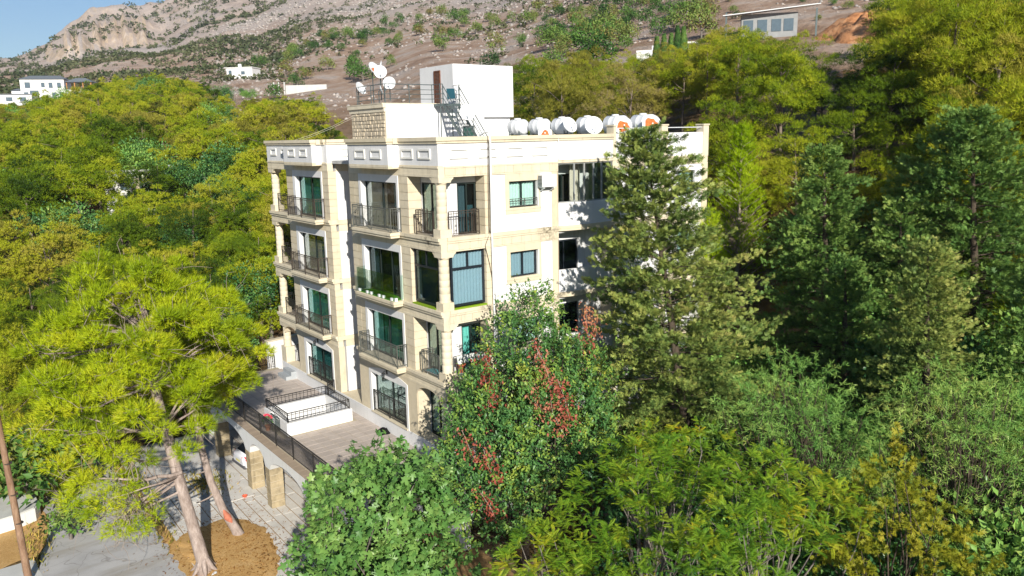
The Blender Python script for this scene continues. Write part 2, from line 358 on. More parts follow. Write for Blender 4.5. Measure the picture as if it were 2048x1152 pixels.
g = link('ground', npmesh('ground', V, [Fq, Fc], M['ground'], smooth=True)); tag(g, kind='structure')
# ------------------------------------------------------------------ road, yard, soil bed
YZ = -3.72
def asphalt_mat():
    m, nt, b = newmat('old_asphalt'); p = geo_pos(nt)
    f = noise(nt, .55, 7, .6, p, .5); g = noise(nt, 22, 4, .7, p); h = noise(nt, 1.0, 5, .6, geo_pos(nt, (.25, 1.1, 1)))
    c = ramp(nt, f, [(.28, (.37,.365,.36)), (.5, (.45,.445,.44)), (.75, (.53,.52,.505))])
    c = mixc(nt, ramp(nt, h, [(.52, (0,0,0)), (.64, (.5,.5,.5))]), c, (.30,.265,.21))
    c = mixc(nt, mathn(nt, 'MULTIPLY', ramp(nt, g, [(.55, (0,0,0)), (.7, (1,1,1))]), .35), c, (.42,.40,.38))
    v = nt.nodes.new('ShaderNodeTexVoronoi'); v.feature = 'DISTANCE_TO_EDGE'; v.inputs['Scale'].default_value = .42
    mp = nt.nodes.new('ShaderNodeVectorMath'); mp.operation = 'ADD'; nt.links.new(p, mp.inputs[0])
    nz = nt.nodes.new('ShaderNodeTexNoise'); nz.inputs['Scale'].default_value = .9; nt.links.new(p, nz.inputs['Vector']); nt.links.new(nz.outputs['Color'], mp.inputs[1]); nt.links.new(mp.outputs[0], v.inputs['Vector'])
    c = mixc(nt, ramp(nt, v.outputs['Distance'], [(.002, (.5,.5,.5)), (.008, (0,0,0))]), c, (.18,.16,.14))
    nt.links.new(c, b.inputs['Base Color']); b.inputs['Roughness'].default_value = .9; b.inputs['Specular IOR Level'].default_value = .2; bump(nt, b, g, .4, .01); return m
M['asphalt'] = asphalt_mat()
def concrete_mat(name, base, dirt=.5):
    m, nt, b = newmat(name); p = geo_pos(nt)
    f = noise(nt, .8, 7, .62, p, .3); g = noise(nt, 18, 4, .7, p)
    c = ramp(nt, f, [(.25, tuple(x*.78 for x in base)), (.55, base), (.8, tuple(x*1.12 for x in base))])
    c = mixc(nt, mathn(nt, 'MULTIPLY', obj_rand(nt), .35), c, tuple(x*.82 for x in base))
    d = noise(nt, 1.7, 6, .7, p, .8); c = mixc(nt, ramp(nt, d, [(.58, (0,0,0)), (.70, (dirt,)*3)]), c, (.30,.19,.085))
    nt.links.new(c, b.inputs['Base Color']); b.inputs['Roughness'].default_value = .9; b.inputs['Specular IOR Level'].default_value = .2; bump(nt, b, g, .3, .01); return m
M['slab'] = concrete_mat('stamped_concrete', (.69,.665,.615), .4)
M['slab2'] = concrete_mat('pale_concrete', (.60,.60,.57), .2)
def needle_mat():
    m, nt, b = newmat('pine_needle_litter'); p = geo_pos(nt)
    f = noise(nt, 1.4, 7, .68, p, .4); g = noise(nt, 30, 5, .75, geo_pos(nt, (1, .45, 1)))
    c = ramp(nt, f, [(.3, (.44,.23,.07)), (.5, (.62,.37,.13)), (.72, (.70,.48,.23))]); c = mixc(nt, .5, c, ramp(nt, g, [(.35, (.32,.17,.05)), (.65, (.72,.50,.24))]))
    nt.links.new(c, b.inputs['Base Color']); b.inputs['Roughness'].default_value = .95; b.inputs['Specular IOR Level'].default_value = .1; bump(nt, b, g, .8, .03); return m
M['needles'] = needle_mat()
def sheet(name, poly, z, mat, kind='structure', sub=None):
    """a level sheet with an uneven outline, a few mm thick so it has an edge"""
    mb = MB(); mb.prism(poly, z-.08, z); o = mb.build(name, mat); return tag(o, kind=kind)
def wobble(poly, step=.5, amp=.10, seed=1):
    r = random.Random(seed); out = []
    for i in range(len(poly)):
        a = Vector(poly[i]); b_ = Vector(poly[(i+1)%len(poly)]); n = max(1, int((b_-a).length/step)); t = (b_-a).normalized(); nn = Vector((-t.y, t.x))
        for k in range(n):
            q = a.lerp(b_, k/n) + nn*r.uniform(-amp, amp); out.append((q.x, q.y))
    return out
sheet('road', wobble([(-10.05,-60), (-10.05,24), (-9.6,30), (-12.6,32), (-13.6,22), (-14.2,12), (-15.0,8.5), (-15.4,-60)], .6, .12, 2), YZ+.012, M['asphalt'])
sheet('pavement', wobble([(-15.05,9.6),(-14.95,7.2),(-15.0,-8),(-24,-8),(-24,7.5),(-19,9.2)], .6, .06, 3), YZ+.02, M['slab2'])
sheet('path', wobble([(-14.9,9.8),(-14.2,12),(-13.9,16.5),(-13.2,21),(-16,23),(-22,15),(-22,9)], .5, .18, 9), YZ+.008, M['needles'])
sheet('verge', wobble([(-10.05,-12),(-9.55,2.2),(-9.75,6.8),(-9.85,10.5),(-10.02,16),(-10.1,22),(-10.35,22),(-10.3,10),(-10.35,-12)], .3, .10, 4), YZ+.024, M['needles'])
bed = wobble([(-9.9,7.2),(-9.3,7.75),(-8.4,8.0),(-7.4,8.05),(-6.7,7.3),(-6.35,6.0),(-6.4,4.4),(-6.8,3.0),(-7.4,1.6),(-9.9,-.2)], .25, .09, 5)
mb = MB(); n = len(bed); cx = sum(p_[0] for p_ in bed)/n; cy = sum(p_[1] for p_ in bed)/n   # slightly domed soil bed
rings = [1.0, .86, .6, .3]; hh = [.03, .10, .17, .20]; vs = []
for s_, h_ in zip(rings, hh):
    for q in bed: vs.append((cx+(q[0]-cx)*s_, cy+(q[1]-cy)*s_, YZ+h_+random.uniform(-.012,.012)))
vs.append((cx, cy, YZ+.21)); fs = [(k*n+i, k*n+(i+1)%n, (k+1)*n+(i+1)%n, (k+1)*n+i) for k in range(3) for i in range(n)] + [(3*n+i, 3*n+(i+1)%n, 4*n) for i in range(n)]
mb.add(vs, fs, 0, True); tag(mb.build('soil_bed', M['needles']), kind='structure')
# yard of concrete boards: each board is a piece of the driveway
drive = tag(MB().prism([(-10.0,-11),(.2,-11),(.2,20.5),(-10.0,20.5)], YZ-.1, YZ+.006).build('driveway', simple('joint_litter', (.30,.19,.09), .95, 0, .1, .3, 6)), kind='structure')
rr_ = random.Random(11); k = 0
xs = np.arange(-9.85, -2.2, .47)
for i, x0 in enumerate(xs):
    y0 = -8.0 + rr_.uniform(0, 2.5)
    while y0 < 20:
        L = rr_.choice([2.6, 3.1, 3.7, 4.4]); y1 = min(y0+L, 20.4)
        wide = x0 > -6.0 and y0 > 9
        w = .425
        me = MB().box(-w/2, w/2, 0, y1-y0-.035, -.05, .03+rr_.uniform(-.004,.004)).mesh('paving_board', M['slab'])
        piece('paving_board', me, drive, (x0+w/2, y0, YZ)); k += 1
        y0 = y1
# smooth apron patches by the parking bays
sheet('apron', wobble([(-8.0,10.4),(-6.9,9.7),(-5.5,9.6),(-5.4,12),(-5.3,19),(-8.3,19.5),(-8.9,14.5)], .4, .07, 6), YZ+.045, M['slab'])
def manhole():
    t = thing('drain_cover', (-7.35, 10.9, YZ+.045), 'flat grey metal drain cover set in the pale concrete apron', 'drain cover', rz=.25)
    mb = MB(); mb.box(-.42,.42,-.34,.34,0,.018); link('cover_plate', mb.mesh('cover_plate', simple('drain_metal', (.30,.31,.32), .6, .2)), t, False)
    mb = MB()
    for a in ((-.46,.46,-.38,-.345),(-.46,.46,.345,.38),(-.46,-.425,-.345,.345),(.425,.46,-.345,.345)): mb.box(*a, 0, .026)
    link('cover_frame', mb.mesh('cover_frame', M['slab2']), t, False)
manhole()
# ------------------------------------------------------------------ the apartment building
BL = thing('apartment_building', (8.4, 9.6, -3.72), 'four storey apartment building of white plaster and beige stone with corner columns and iron balconies', 'building')
FL = [0.20, 3.32, 6.44, 9.56]            # storey levels (top of the slab)
def P3(ax, base):                         # (u along the facade, w inwards, z) -> world
    return (lambda u, w, z: (base+w, u, z)) if ax == 'x' else (lambda u, w, z: (u, base+w, z))
def fbox(mb, ax, base, u0, u1, w0, w1, z0, z1, mi=0):
    if ax == 'x': return mb.box(base+w0, base+w1, u0, u1, z0, z1, mi)
    return mb.box(u0, u1, base+w0, base+w1, z0, z1, mi)
_blk = {}
_so = {}
def simple_once(n, c, r=.8):
    if n not in _so: _so[n] = simple(n, c, r, 0, .2)
    return _so[n]
def block_mesh(sx, sy, sz, mat, name='stone_block'):
    k = (round(sx,3), round(sy,3), round(sz,3), mat.name)
    if k not in _blk:
        bm = MB(); c = .012
        # body with a worn, chamfered outer rim
        bm.box(-sx/2, sx/2, -sy/2, sy/2, -sz/2+c, sz/2-c); bm.box(-sx/2+c, sx/2-c, -sy/2+c, sy/2-c, -sz/2, sz/2)
        _blk[k] = bm.mesh(name, mat)
    return _blk[k]
NB = [0]
def stone_pier(x0, x1, y0, y1, z0, z1, n, colx=1, coly=1, mat=None, parent=BL, gap=.015):
    """courses of separate stone blocks around a recessed mortar core"""
    mat = mat or M['stone']
    MB().box(x0+.02, x1-.005, y0+.02, y1-.02, z0, z1).build('mortar_core', M['mortar'], parent)
    dz = (z1-z0)/n; dx = (x1-x0)/colx; dy = (y1-y0)/coly
    for k in range(n):
        for i in range(colx):
            for j in range(coly):
                o = piece('stone_block', block_mesh(dx-(gap if colx > 1 else 0), dy-(gap if coly > 1 else 0), dz-gap, mat), parent, (x0+(i+.5)*dx+random.uniform(-.004,.004), y0+(j+.5)*dy+random.uniform(-.004,.004), z0+(k+.5)*dz)); NB[0] += 1
def wavy(mb, ax, base, u0, u1, w, z0, z1, amp=.035, per=.16, mi=0):
    n = max(4, int((u1-u0)/per*4)); P = P3(ax, base); vs = []
    for i in range(n+1):
        u = u0+(u1-u0)*i/n; ww = w+amp*math.sin(i*math.pi/2+.4); vs += [P(u, ww, z0), P(u, ww, z1)]
    return mb.add(vs, [(2*i, 2*i+2, 2*i+3, 2*i+1) for i in range(n)], mi, True)
def window(ax, base, u0, u1, z0, z1, w=.25, panes=2, fm='alu_dark', gm='glass_teal', curtains=(), name='window', bw=.07, split=None, behind='room', bdepth=.45):
    """frame > panes and curtains; u along the wall, w depth of the glass; split = height of a cross bar"""
    mb = MB(); d0, d1 = w-.03, w+.04
    fbox(mb, ax, base, u0, u1, d0, d1, z0, z0+bw); fbox(mb, ax, base, u0, u1, d0, d1, z1-bw, z1)
    fbox(mb, ax, base, u0, u0+bw, d0, d1, z0+bw, z1-bw); fbox(mb, ax, base, u1-bw, u1, d0, d1, z0+bw, z1-bw)
    step = (u1-u0-2*bw)/panes
    zs = [(z0+bw, z1-bw)] if split is None else [(z0+bw, split-bw/2), (split+bw/2, z1-bw)]
    if split is not None: fbox(mb, ax, base, u0+bw, u1-bw, d0, d1, split-bw/2, split+bw/2)
    for i in range(1, panes):
        for q, (a, b) in enumerate(zs):
            if split is not None and q == 0: continue
            fbox(mb, ax, base, u0+bw+i*step-bw*.45, u0+bw+i*step+bw*.45, d0-.004, d1+.004, a, b)
    fr = mb.build(name, M[fm], BL)
    for q, (a, b) in enumerate(zs):
        n = 1 if (split is not None and q == 0) else panes
        st = (u1-u0-2*bw)/n
        for i in range(n):
            pb = MB(); e = bw*.45 if n > 1 else 0
            fbox(pb, ax, base, u0+bw+i*st+(e if i else 0), u0+bw+(i+1)*st-(e if i < n-1 else 0), w-.004, w+.004, a, b); pb.build('pane', M[gm], fr)
    for (a, b, mat, zz0, zz1, dep) in curtains:
        cb = MB(); wavy(cb, ax, base, a, b, w+dep, zz0, zz1); cb.build('curtain', M[mat], fr)
    rb = MB(); fbox(rb, ax, base, u0-.02, u1+.02, w+bdepth, w+bdepth+.02, z0-.02, z1+.02); rb.build('room_shade_sheet', M['dark_in'], fr)  # sheet close behind the glass, painted near-black as the room's darkness
    return fr
def railing(pts, zb, zt, mat='rail_grey', sp=.125, parent=BL, posts=True, deco=True, name='balcony_railing', thick=.016, mid=False):
    mb = MB(); k = 0
    for (a, b) in zip(pts[:-1], pts[1:]):
        a = Vector(a); b = Vector(b); L = (b-a).length; n = max(1, round(L/sp))
        mb.bar((a.x,a.y,zb+.05), (b.x,b.y,zb+.05), .025); mb.bar((a.x,a.y,zt-.10), (b.x,b.y,zt-.10), .02)
        for i in range(1, n):
            q = a.lerp(b, i/n); mb.bar((q.x,q.y,zb+.05), (q.x,q.y,zt-.02), thick); k += 1
            if deco and k % 4 == 0:                       # little forged leaves half way up
                zc = (zb+zt)/2; d = (b-a).normalized()*.045
                for s in (-1, 1):
                    mb.add([(q.x-d.x,q.y-d.y,zc+s*.10),(q.x,q.y,zc+s*.03),(q.x+d.x,q.y+d.y,zc+s*.10),(q.x,q.y,zc+s*.18)], [(0,1,2,3),(3,2,1,0)])
    if posts:
        for q in pts: mb.box(q[0]-.02, q[0]+.02, q[1]-.02, q[1]+.02, zb-.06, zt-.02)
    o = mb.build(name, M[mat], parent); tb = MB()
    for (a, b) in zip(pts[:-1], pts[1:]): tb.bar((a[0],a[1],zt), (b[0],b[1],zt), .05, .03)
    tb.build('top_rail', M[mat], o); return o
# --- solid cores, their near-black colour stands in for the darkness of the rooms
mb = MB(); mb.box(1.1,16.5,1.1,7.9,-3.7,12.3); mb.box(1.72,16.5,11.1,18.8,-3.7,12.3); mb.box(1.1,1.72,11.1,16.1,-3.7,12.3); mb.box(3.85,16.5,7.9,11.1,-3.7,12.3); mb.build('room_shade_core', M['dark_in'], BL)
# --- hidden and end walls
mb = MB(); mb.box(16.56,16.84,.3,19.2,-3.7,12.45); mb.box(1.7,16.56,18.9,19.18,-3.7,12.45) ; mb.build('end_wall', M['plaster'], BL)
mb = MB(); mb.box(3.5,3.78,8.3,10.75,-3.7,12.45); mb.box(.45,3.5,8.02,8.3,-3.7,12.45); mb.build('recess_wall', M['plaster'], BL)
MB().box(.25,16.6,.25,18.95,12.46,12.62).build('roof_deck', M['roof'], BL)
M['curtain_teal'] = simple('teal_curtain', (.34,.58,.56), .9, 0, .1, .15, 9); M['curtain_green'] = simple('green_curtain', (.22,.42,.32), .9, 0, .1, .3, 5)
ST, STT, PL = M['stone'], M['stone_trim'], M['plaster']
# --- plinth / ledge at the foot of the left facade
mb = MB(); mb.box(-.03,.30,-.1,8.3,-3.7,.17); mb.box(-.03,.30,10.75,19.2,-3.7,.17); mb.box(.30,3.5,8.3,10.75,-3.7,.02); mb.box(-.03,.30,8.3,10.75,-3.7,.165); mb.build('plinth', PL, BL)
for q in ((.02,3.48,8.32,10.73,.165,.19),(.0,.65,.55,2.5,.168,.195),(.0,.65,16.4,18.4,.168,.195)): MB().box(*q).build('floor_slab', M['stone_trim'], BL)
for S in FL[1:]:
    mb = MB(); mb.box(.31,.64,.31,2.54,S-.15,S-.002); mb.box(.64,2.26,.31,.64,S-.15,S-.002); mb.build('loggia_floor', simple_once('loggia_tile', (.42,.36,.30), .7), BL); MB().box(.31,1.5,16.38,19.15,S-.15,S-.002).build('loggia_floor', simple_once('loggia_tile', (.42,.36,.30)), BL)
    mb = MB(); mb.box(.31,.64,.31,2.54,S-.30,S-.16); mb.box(.64,2.26,.31,.64,S-.30,S-.16); mb.build('loggia_soffit', PL, BL); MB().box(.31,1.5,16.38,19.15,S-.30,S-.16).build('loggia_soffit', PL, BL)
mb = MB(); mb.box(.31,.64,.31,2.54,12.25,12.40); mb.box(.64,2.26,.31,.64,12.25,12.40); mb.build('loggia_soffit', PL, BL); MB().box(.31,1.5,16.38,19.15,12.25,12.40).build('loggia_soffit', PL, BL)
# side wall of the left wing in the recess
MB().box(.45,3.5,10.76,11.06,.17,12.5).build('wall', PL, BL)
for S in FL:
    mb = MB(); mb.box(.45,3.5,10.745,10.76,S+2.50,S+2.86); mb.box(-.0,3.5,10.70,10.76,S+2.865,S+3.10) if S < 9 else mb.box(.45,3.5,10.72,10.76,S+2.86,S+2.93); mb.build('floor_band', STT, BL)
MB().box(.30,16.86,.03,.31,-3.7,.175).build('foot_wall', PL, BL)
# --- storeys
def surround(S, y0, y1, o0, o1, arched=False):
    """white surround with deep reveals around a balcony door in the left facade"""
    mb = MB(); x0, x1 = -.035, .32; zt = S+2.17 if not arched else S+2.04
    if not arched:
        mb.box(x0,x1,y0,o0,S-.03,S+2.5); mb.box(x0,x1,o1,y1,S-.03,S+2.5); mb.box(x0,x1,o0,o1,zt,S+2.5)
    else:
        mb.box(x0,x1,y0,o0,S-.03,S+2.2); mb.box(x0,x1,o1,y1,S-.03,S+2.2); mb.box(x0,x1,o0,o1,zt,S+2.2)
        arc = [(y0+(y1-y0)*t, S+2.2+.27*(1-(2*t-1)**2)) for t in np.linspace(0,1,17)]
        mb.extr([(y1,S+2.2),(y0,S+2.2)] + arc[1:-1], 'x', x0, x1)
    return mb.build('window_surround', PL, BL)
def arch_spandrel(y0, y1, zs, za, zt, x0, x1, mat, n=16):
    mb = MB()
    for i in range(n):
        a, b = i/n, (i+1)/n; ya, yb = y0+(y1-y0)*a, y0+(y1-y0)*b
        za_, zb_ = zs+(za-zs)*math.sqrt(max(0,1-(2*a-1)**2)), zs+(za-zs)*math.sqrt(max(0,1-(2*b-1)**2))
        mb.extr([(ya,za_),(yb,zb_),(yb,zt),(ya,zt)], 'x', x0, x1)
    return mb.build('arch', mat, BL)
def arch_spandrel_y(x0, x1, zs, za, zt, y0, y1, mat, n=16):
    mb = MB()
    for i in range(n):
        a, b = i/n, (i+1)/n; ya, yb = x0+(x1-x0)*a, x0+(x1-x0)*b
        za_, zb_ = zs+(za-zs)*math.sqrt(max(0,1-(2*a-1)**2)), zs+(za-zs)*math.sqrt(max(0,1-(2*b-1)**2))
        mb.extr([(ya,za_),(yb,zb_),(yb,zt),(ya,zt)], 'y', y0, y1)
    return mb.build('arch', mat, BL)
def column(cx, cy, S, z1, ground=False, bx=(-.012,.54), by=(-.012,.54)):
    ph = .34 if not ground else .95
    MB().box(bx[0],bx[1],by[0],by[1],S-.02,S+ph).build('column_base', STT, BL)
    z0 = S+ph; zt = z1-.22; prof = [(.25,z0),(.262,z0+.05),(.235,z0+.09)]
    nd = 6 if not ground else 4
    for k in range(nd):                                    # drums with fine joints
        a = z0+.09+(zt-.10-z0-.09)*k/nd; b = z0+.09+(zt-.10-z0-.09)*(k+1)/nd; r = .235-.018*k/nd
        prof += [(r,a+.006),(r,b-.008),(r-.007,b-.002)]
    prof += [(.22,zt-.09),(.25,zt-.05),(.262,zt-.02),(.245,zt)]
    MB().lathe(prof, (cx,cy,0), 20, 0).build('column', STT, BL)
    MB().box(bx[0]+.01,bx[1]-.01,by[0]+.01,by[1]-.01,zt,z1+.012).build('capital', STT, BL)
def corbel(S, y_or_x, side, ax):
    """little stepped bracket beside a capital"""
    mb = MB(); z1 = S+2.49; s = side
    prof = [(0,z1),(.20*s,z1),(.20*s,z1-.06),(.14*s,z1-.09),(.08*s,z1-.15),(.06*s,z1-.22),(0,z1-.22)]
    poly = [(y_or_x+u, z) for u, z in prof]
    if s < 0: poly = poly[::-1]
    mb.extr(poly, 'x' if ax == 'x' else 'y', .01, .45); mb.build('corbel', STT, BL)
def band_left(y0, y1, S, top=False):
    mb = MB(); mb.box(-.015,.305,y0,y1,S+2.495,S+2.60); mb.box(.0,.30,y0,y1,S+2.60,S+2.86)
    if not top:
        mb.box(-.07,.31,y0,y1,S+2.86,S+2.98); mb.box(-.13,.31,y0,y1,S+2.98,S+3.115)
    else: mb.box(-.03,.31,y0,y1,S+2.86,S+2.94)
    return mb.build('floor_band', STT, BL)
def band_right(x0, x1, S, top=False):
    mb = MB(); mb.box(x0,x1,-.015,.30,S+2.495,S+2.55)
    if not top: mb.box(x0,x1,-.03,.31,S+2.87,S+2.96); mb.box(x0,x1,-.065,.31,S+2.96,S+3.115)
    else: mb.box(x0,x1,-.025,.31,S+2.86,S+2.94)
    o = mb.build('floor_band', STT, BL)
    n = max(1, round((x1-x0)/.52)); d = (x1-x0)/n
    MB().box(x0,x1,.02,.30,S+2.55,S+2.87).build('mortar_core', M['mortar'], BL)
    for i in range(n): piece('stone_block', block_mesh(d-.012, .30, .31, STT), BL, (x0+(i+.5)*d, .145, S+2.708)); NB[0] += 1
    return o
for k, S in enumerate(FL):
    top = k == 3; gr = k == 0
    # left facade, right wing
    if gr:
        MB().box(.0,.35,2.55,3.42,S-.03,S+2.5).build('stone_pier', ST, BL); MB().box(.0,.35,7.2,8.3,S-.03,S+2.5).build('stone_pier', ST, BL)
        MB().box(.0,.35,10.75,11.52,S-.03,S+2.5).build('stone_pier', ST, BL); MB().box(.0,.35,15.38,16.37,S-.03,S+2.5).build('stone_pier', ST, BL)
        for y0, y1 in ((3.42,7.2),(11.52,15.38)): MB().box(.0,.31,y0,y1,S+2.2,S+2.5).build('stone_lintel', ST, BL)
        MB().box(.03,.64,2.5,2.56,S,S+2.5).build('loggia_jamb', ST, BL)
    else:
        stone_pier(.0,.65,2.56,3.40,S-.02,S+2.495,7); stone_pier(.0,.36,7.21,8.30,S-.02,S+2.495,7,1,2)
        stone_pier(.0,.45,10.75,11.50,S-.02,S+2.495,7); stone_pier(.0,.65,15.39,16.38,S-.02,S+2.495,7)
    surround(S, 3.38, 7.23, 3.55, 7.0, gr); surround(S, 11.48, 15.41, 11.65, 15.08, gr)
    band_left(0.0, 8.3, S, top); band_left(10.75, 19.2, S, top)
    # columns of the open corners
    column(.27,.27,S,S+2.49,gr); column(.27,18.85,S,S+2.49,gr,by=(18.48,19.21))
    if gr:
        arch_spandrel(.50,2.56,S+2.0,S+2.46,S+2.5,.0,.40,ST); arch_spandrel(16.38,18.52,S+1.9,S+2.42,S+2.5,.0,.40,ST); arch_spandrel_y(.50,2.30,S+2.0,S+2.46,S+2.5,.0,.40,ST)
    else:
        corbel(S,.53,1,'x'); corbel(S,.53,1,'y'); corbel(S,18.49,-1,'x')
    # loggia walls behind the corner column
    mb = MB(); mb.box(.65,.95,.65,.95,S,S+2.84); mb.box(.66,.95,.95,2.5,S+2.2,S+2.84); mb.box(.95,1.30,.65,.95,S,S+2.84); mb.box(1.30,2.28,.65,.95,S+2.2,S+2.84)
    mb.box(.66,.95,2.5,2.56,S,S+2.84); mb.build('loggia_wall', PL, BL)
    MB().box(1.5,1.7,16.38,19.15,S,S+2.84).build('loggia_wall', ST, BL); MB().box(.65,1.5,16.2,16.38,S,S+2.84).build('loggia_wall', ST, BL)
    MB().box(.31,16.8,18.92,19.17,S+2.50,S+3.1).build('floor_band', STT, BL)
    # right facade, beige pier beside the loggia with a deep side wall
    if gr: MB().box(2.28,2.66,.0,.65,S-.03,S+2.5).build('stone_pier', ST, BL)
    else: stone_pier(2.28,2.66,.0,.65,S-.02,S+2.495,7)
    band_right(2.60 if not top else 0.31, 6.40, S, top)
    if not top:
        band_right(.31, 2.60, S)
    # white field, window and its beige frame
    mb = MB(); mb.box(2.66,3.40,.03,.31,S-.02,S+2.5); mb.box(3.40,5.36,.03,.31,S-.02,S+.74); mb.box(5.36,6.04,.03,.31,S-.02,S+2.5); mb.build('wall', PL, BL)
    mb = MB(); mb.box(3.40,3.60,.0,.31,S+.74,S+2.5); mb.box(5.25,5.36,.0,.31,S+.74,S+2.5); mb.box(3.60,5.25,.0,.31,S+.74,S+1.0); mb.box(3.60,5.25,.0,.31,S+2.16,S+2.5); mb.box(3.38,5.38,-.02,.0,S+.90,S+.96)
    mb.build('window_surround', STT, BL)
    MB().box(5.20,5.25,.02,.31,S+1.0,S+2.16).build('white_reveal', PL, BL)
    MB().box(6.04,6.40,.0,.31,S-.02,S+2.5).build('stone_strip', ST, BL)
    # right part of the right facade
    for a, b in ((9.88,10.12),(13.23,13.68),(16.44,16.86)): MB().box(a,b,-.02,.31,S-.02,S+2.495).build('stone_strip', ST, BL)
    for a, b, w0, w1 in ((10.12,13.23,11.0,12.5),(13.68,16.44,14.6,15.9)):
        mb = MB(); mb.box(a,w0,.03,.31,S-.02,S+2.5); mb.box(w1,b,.03,.31,S-.02,S+2.5); mb.box(w0,w1,.03,.31,S-.02,S+1.0); mb.box(w0,w1,.03,.31,S+2.16,S+2.5); mb.build('wall', PL, BL)
        window('y',0,w0,w1,S+1.0,S+2.16,.2,2,'alu_dark','glass_lteal',[(w0+.1,w1-.1,'curtain_w',S+1.05,S+2.1,.12)])
    band_right(9.88, 16.86, S, top)
# floors 1..3 bay balconies
for k, S in enumerate(FL[1:], 1):
    for y0, y1 in ((3.22,7.05),(11.36,15.20)):
        mb = MB(); mb.box(-.56,-.10,y0+.05,y1-.05,S-.25,S-.14); mb.box(-.61,-.10,y0,y1,S-.14,S-.02); mb.build('balcony_slab', STT, BL)
        MB().box(-.56,.30,y0+.04,y1-.04,S-.02,S-.008).build('balcony_floor', M['stone_trim'], BL)
        if k == 2 and y0 < 5:
            MB().box(-.53,.24,y0+.28,y1-.10,S-.008,S+.02).build('turf_mat', M['turf'], BL)
            n = 3; L = (y1-y0-.24)/n
            for i in range(n):
                a = y0+.12+i*L+.02; b = a+L-.04
                gp = MB().box(-.525,-.513,a,b,S+.06,S+1.18).build('glass_panel', M['glass_rail'], BL)
                for q in (a+.18, b-.18): MB().box(-.56,-.48,q-.07,q+.07,S+.021,S+.15).build('glass_clamp', M['white_plastic'], gp)
            gp = MB().box(-.51,-.04,y0+.06,y0+.072,S+.06,S+1.18).build('glass_panel', M['glass_rail'], BL)
            MB().box(-.50,-.38,y0+.02,y0+.12,S+.0,S+.16).build('glass_clamp', M['white_plastic'], gp)
            MB().box(-.51,-.04,y1-.072,y1-.06,S+.06,S+1.18).build('glass_panel', M['glass_rail'], BL)
        else:
            mt = 'iron_brown' if y0 > 8 else ('rail_grey' if k == 3 else 'rail_grey')
            railing([(-.02,y0+.05),(-.53,y0+.05),(-.53,(y0+y1)/2),(-.53,y1-.06),(-.02,y1-.06)], S+.06, S+1.07, mt)
# ground floor rails in front of the doors
for y0, y1 in ((3.70,6.88),(11.8,14.95)): railing([(.0,y0),(.0,(y0+y1)/2),(.0,y1)], FL[0]+.1, FL[0]+1.15, 'iron', deco=True)
for y0, y1 in ((3.45,7.05),(11.55,15.2)): MB().box(-.10,.22,y0,y1,.171,.235).build('door_sill', STT, BL)
# corner loggia rails
for k, S in ((1,FL[1]),(3,FL[3])):
    railing([(.03,.55),(.03,2.0),(.60,2.0)], S+.08, S+1.07, 'iron_brown' if k == 3 else 'rail_grey', posts=True)
    railing([(.44,.03),(1.97,.03),(1.97,.60)], S+.08, S+1.07, 'iron_brown' if k == 3 else 'rail_grey')
for S in FL[1:]: railing([(.03,16.45),(.03,18.0)], S+.08, S+1.07, 'iron'); 
for S in FL[1:3]: railing([(.55,19.1),(1.48,19.1)], S+.08, S+1.07, 'iron')
# doors of the left facade : (curtain list differs from flat to flat)
def door(S, y0, y1, cur, gm='glass_teal', panes=2, zt=2.17): return window('x',0,y0,y1,S+.02,S+zt,.25,panes,'alu_dark',gm,cur,'balcony_door',.075,behind='room')
S = FL[3]
door(S,3.55,7.0,[(5.2,6.9,'curtain_c',S+.05,S+2.1,.14),(3.7,4.6,'curtain_teal',S+1.0,S+2.1,.2)],'glass_clear')
door(S,11.65,15.08,[(13.9,14.9,'curtain_w',S+.05,S+2.1,.12),(11.8,13.9,'curtain_teal',S+.05,S+2.1,.2)],'glass_teal')
S = FL[2]
door(S,3.55,7.0,[(6.3,6.75,'curtain_w',S+.05,S+2.05,.14)],'glass_dark',3)
door(S,11.65,15.08,[(13.0,14.9,'curtain_c',S+.05,S+1.8,.14),(11.75,13.0,'blind_navy',S+.3,S+2.1,.2)],'glass_clear')
S = FL[1]
door(S,3.55,7.0,[(6.2,6.85,'curtain_w',S+.05,S+2.1,.12),(3.7,6.2,'curtain_green',S+.05,S+2.1,.2)],'glass_teal')
door(S,11.65,15.08,[(14.1,14.8,'curtain_w',S+.05,S+2.1,.12),(13.1,14.05,'curtain_teal',S+.05,S+2.1,.16),(11.9,13.0,'curtain_c',S+.05,S+1.7,.14)],'glass_teal')
S = FL[0]
door(S,3.55,7.0,[(5.2,6.9,'curtain_c',S+.05,S+2.0,.14)],'glass_lteal',zt=2.04)
door(S,11.65,15.08,[(14.0,14.95,'curtain_w',S+.05,S+2.0,.14),(11.8,13.9,'curtain_teal',S+.05,S+2.0,.2)],'glass_teal',zt=2.04)
# loggia doors
for k in (0,1,3):
    S = FL[k]
    window('x',.65,.95,2.5,S+.02,S+2.2,.06,2,'alu_dark','glass_lteal',[(1.0,2.45,'curtain_w' if k != 3 else 'curtain_teal',S+.05,S+2.15,.14)],'balcony_door',.07,bdepth=.3)
    window('y',.65,1.30,2.28,S+.02,S+2.2,.06,2,'alu_dark','glass_teal' if k != 3 else 'glass_dark',[(1.38,1.9,'curtain_w',S+.05,S+2.1,.14),(1.95,2.24,'curtain_teal',S+.05,S+1.2,.2)],'balcony_door',.07,bdepth=.3)
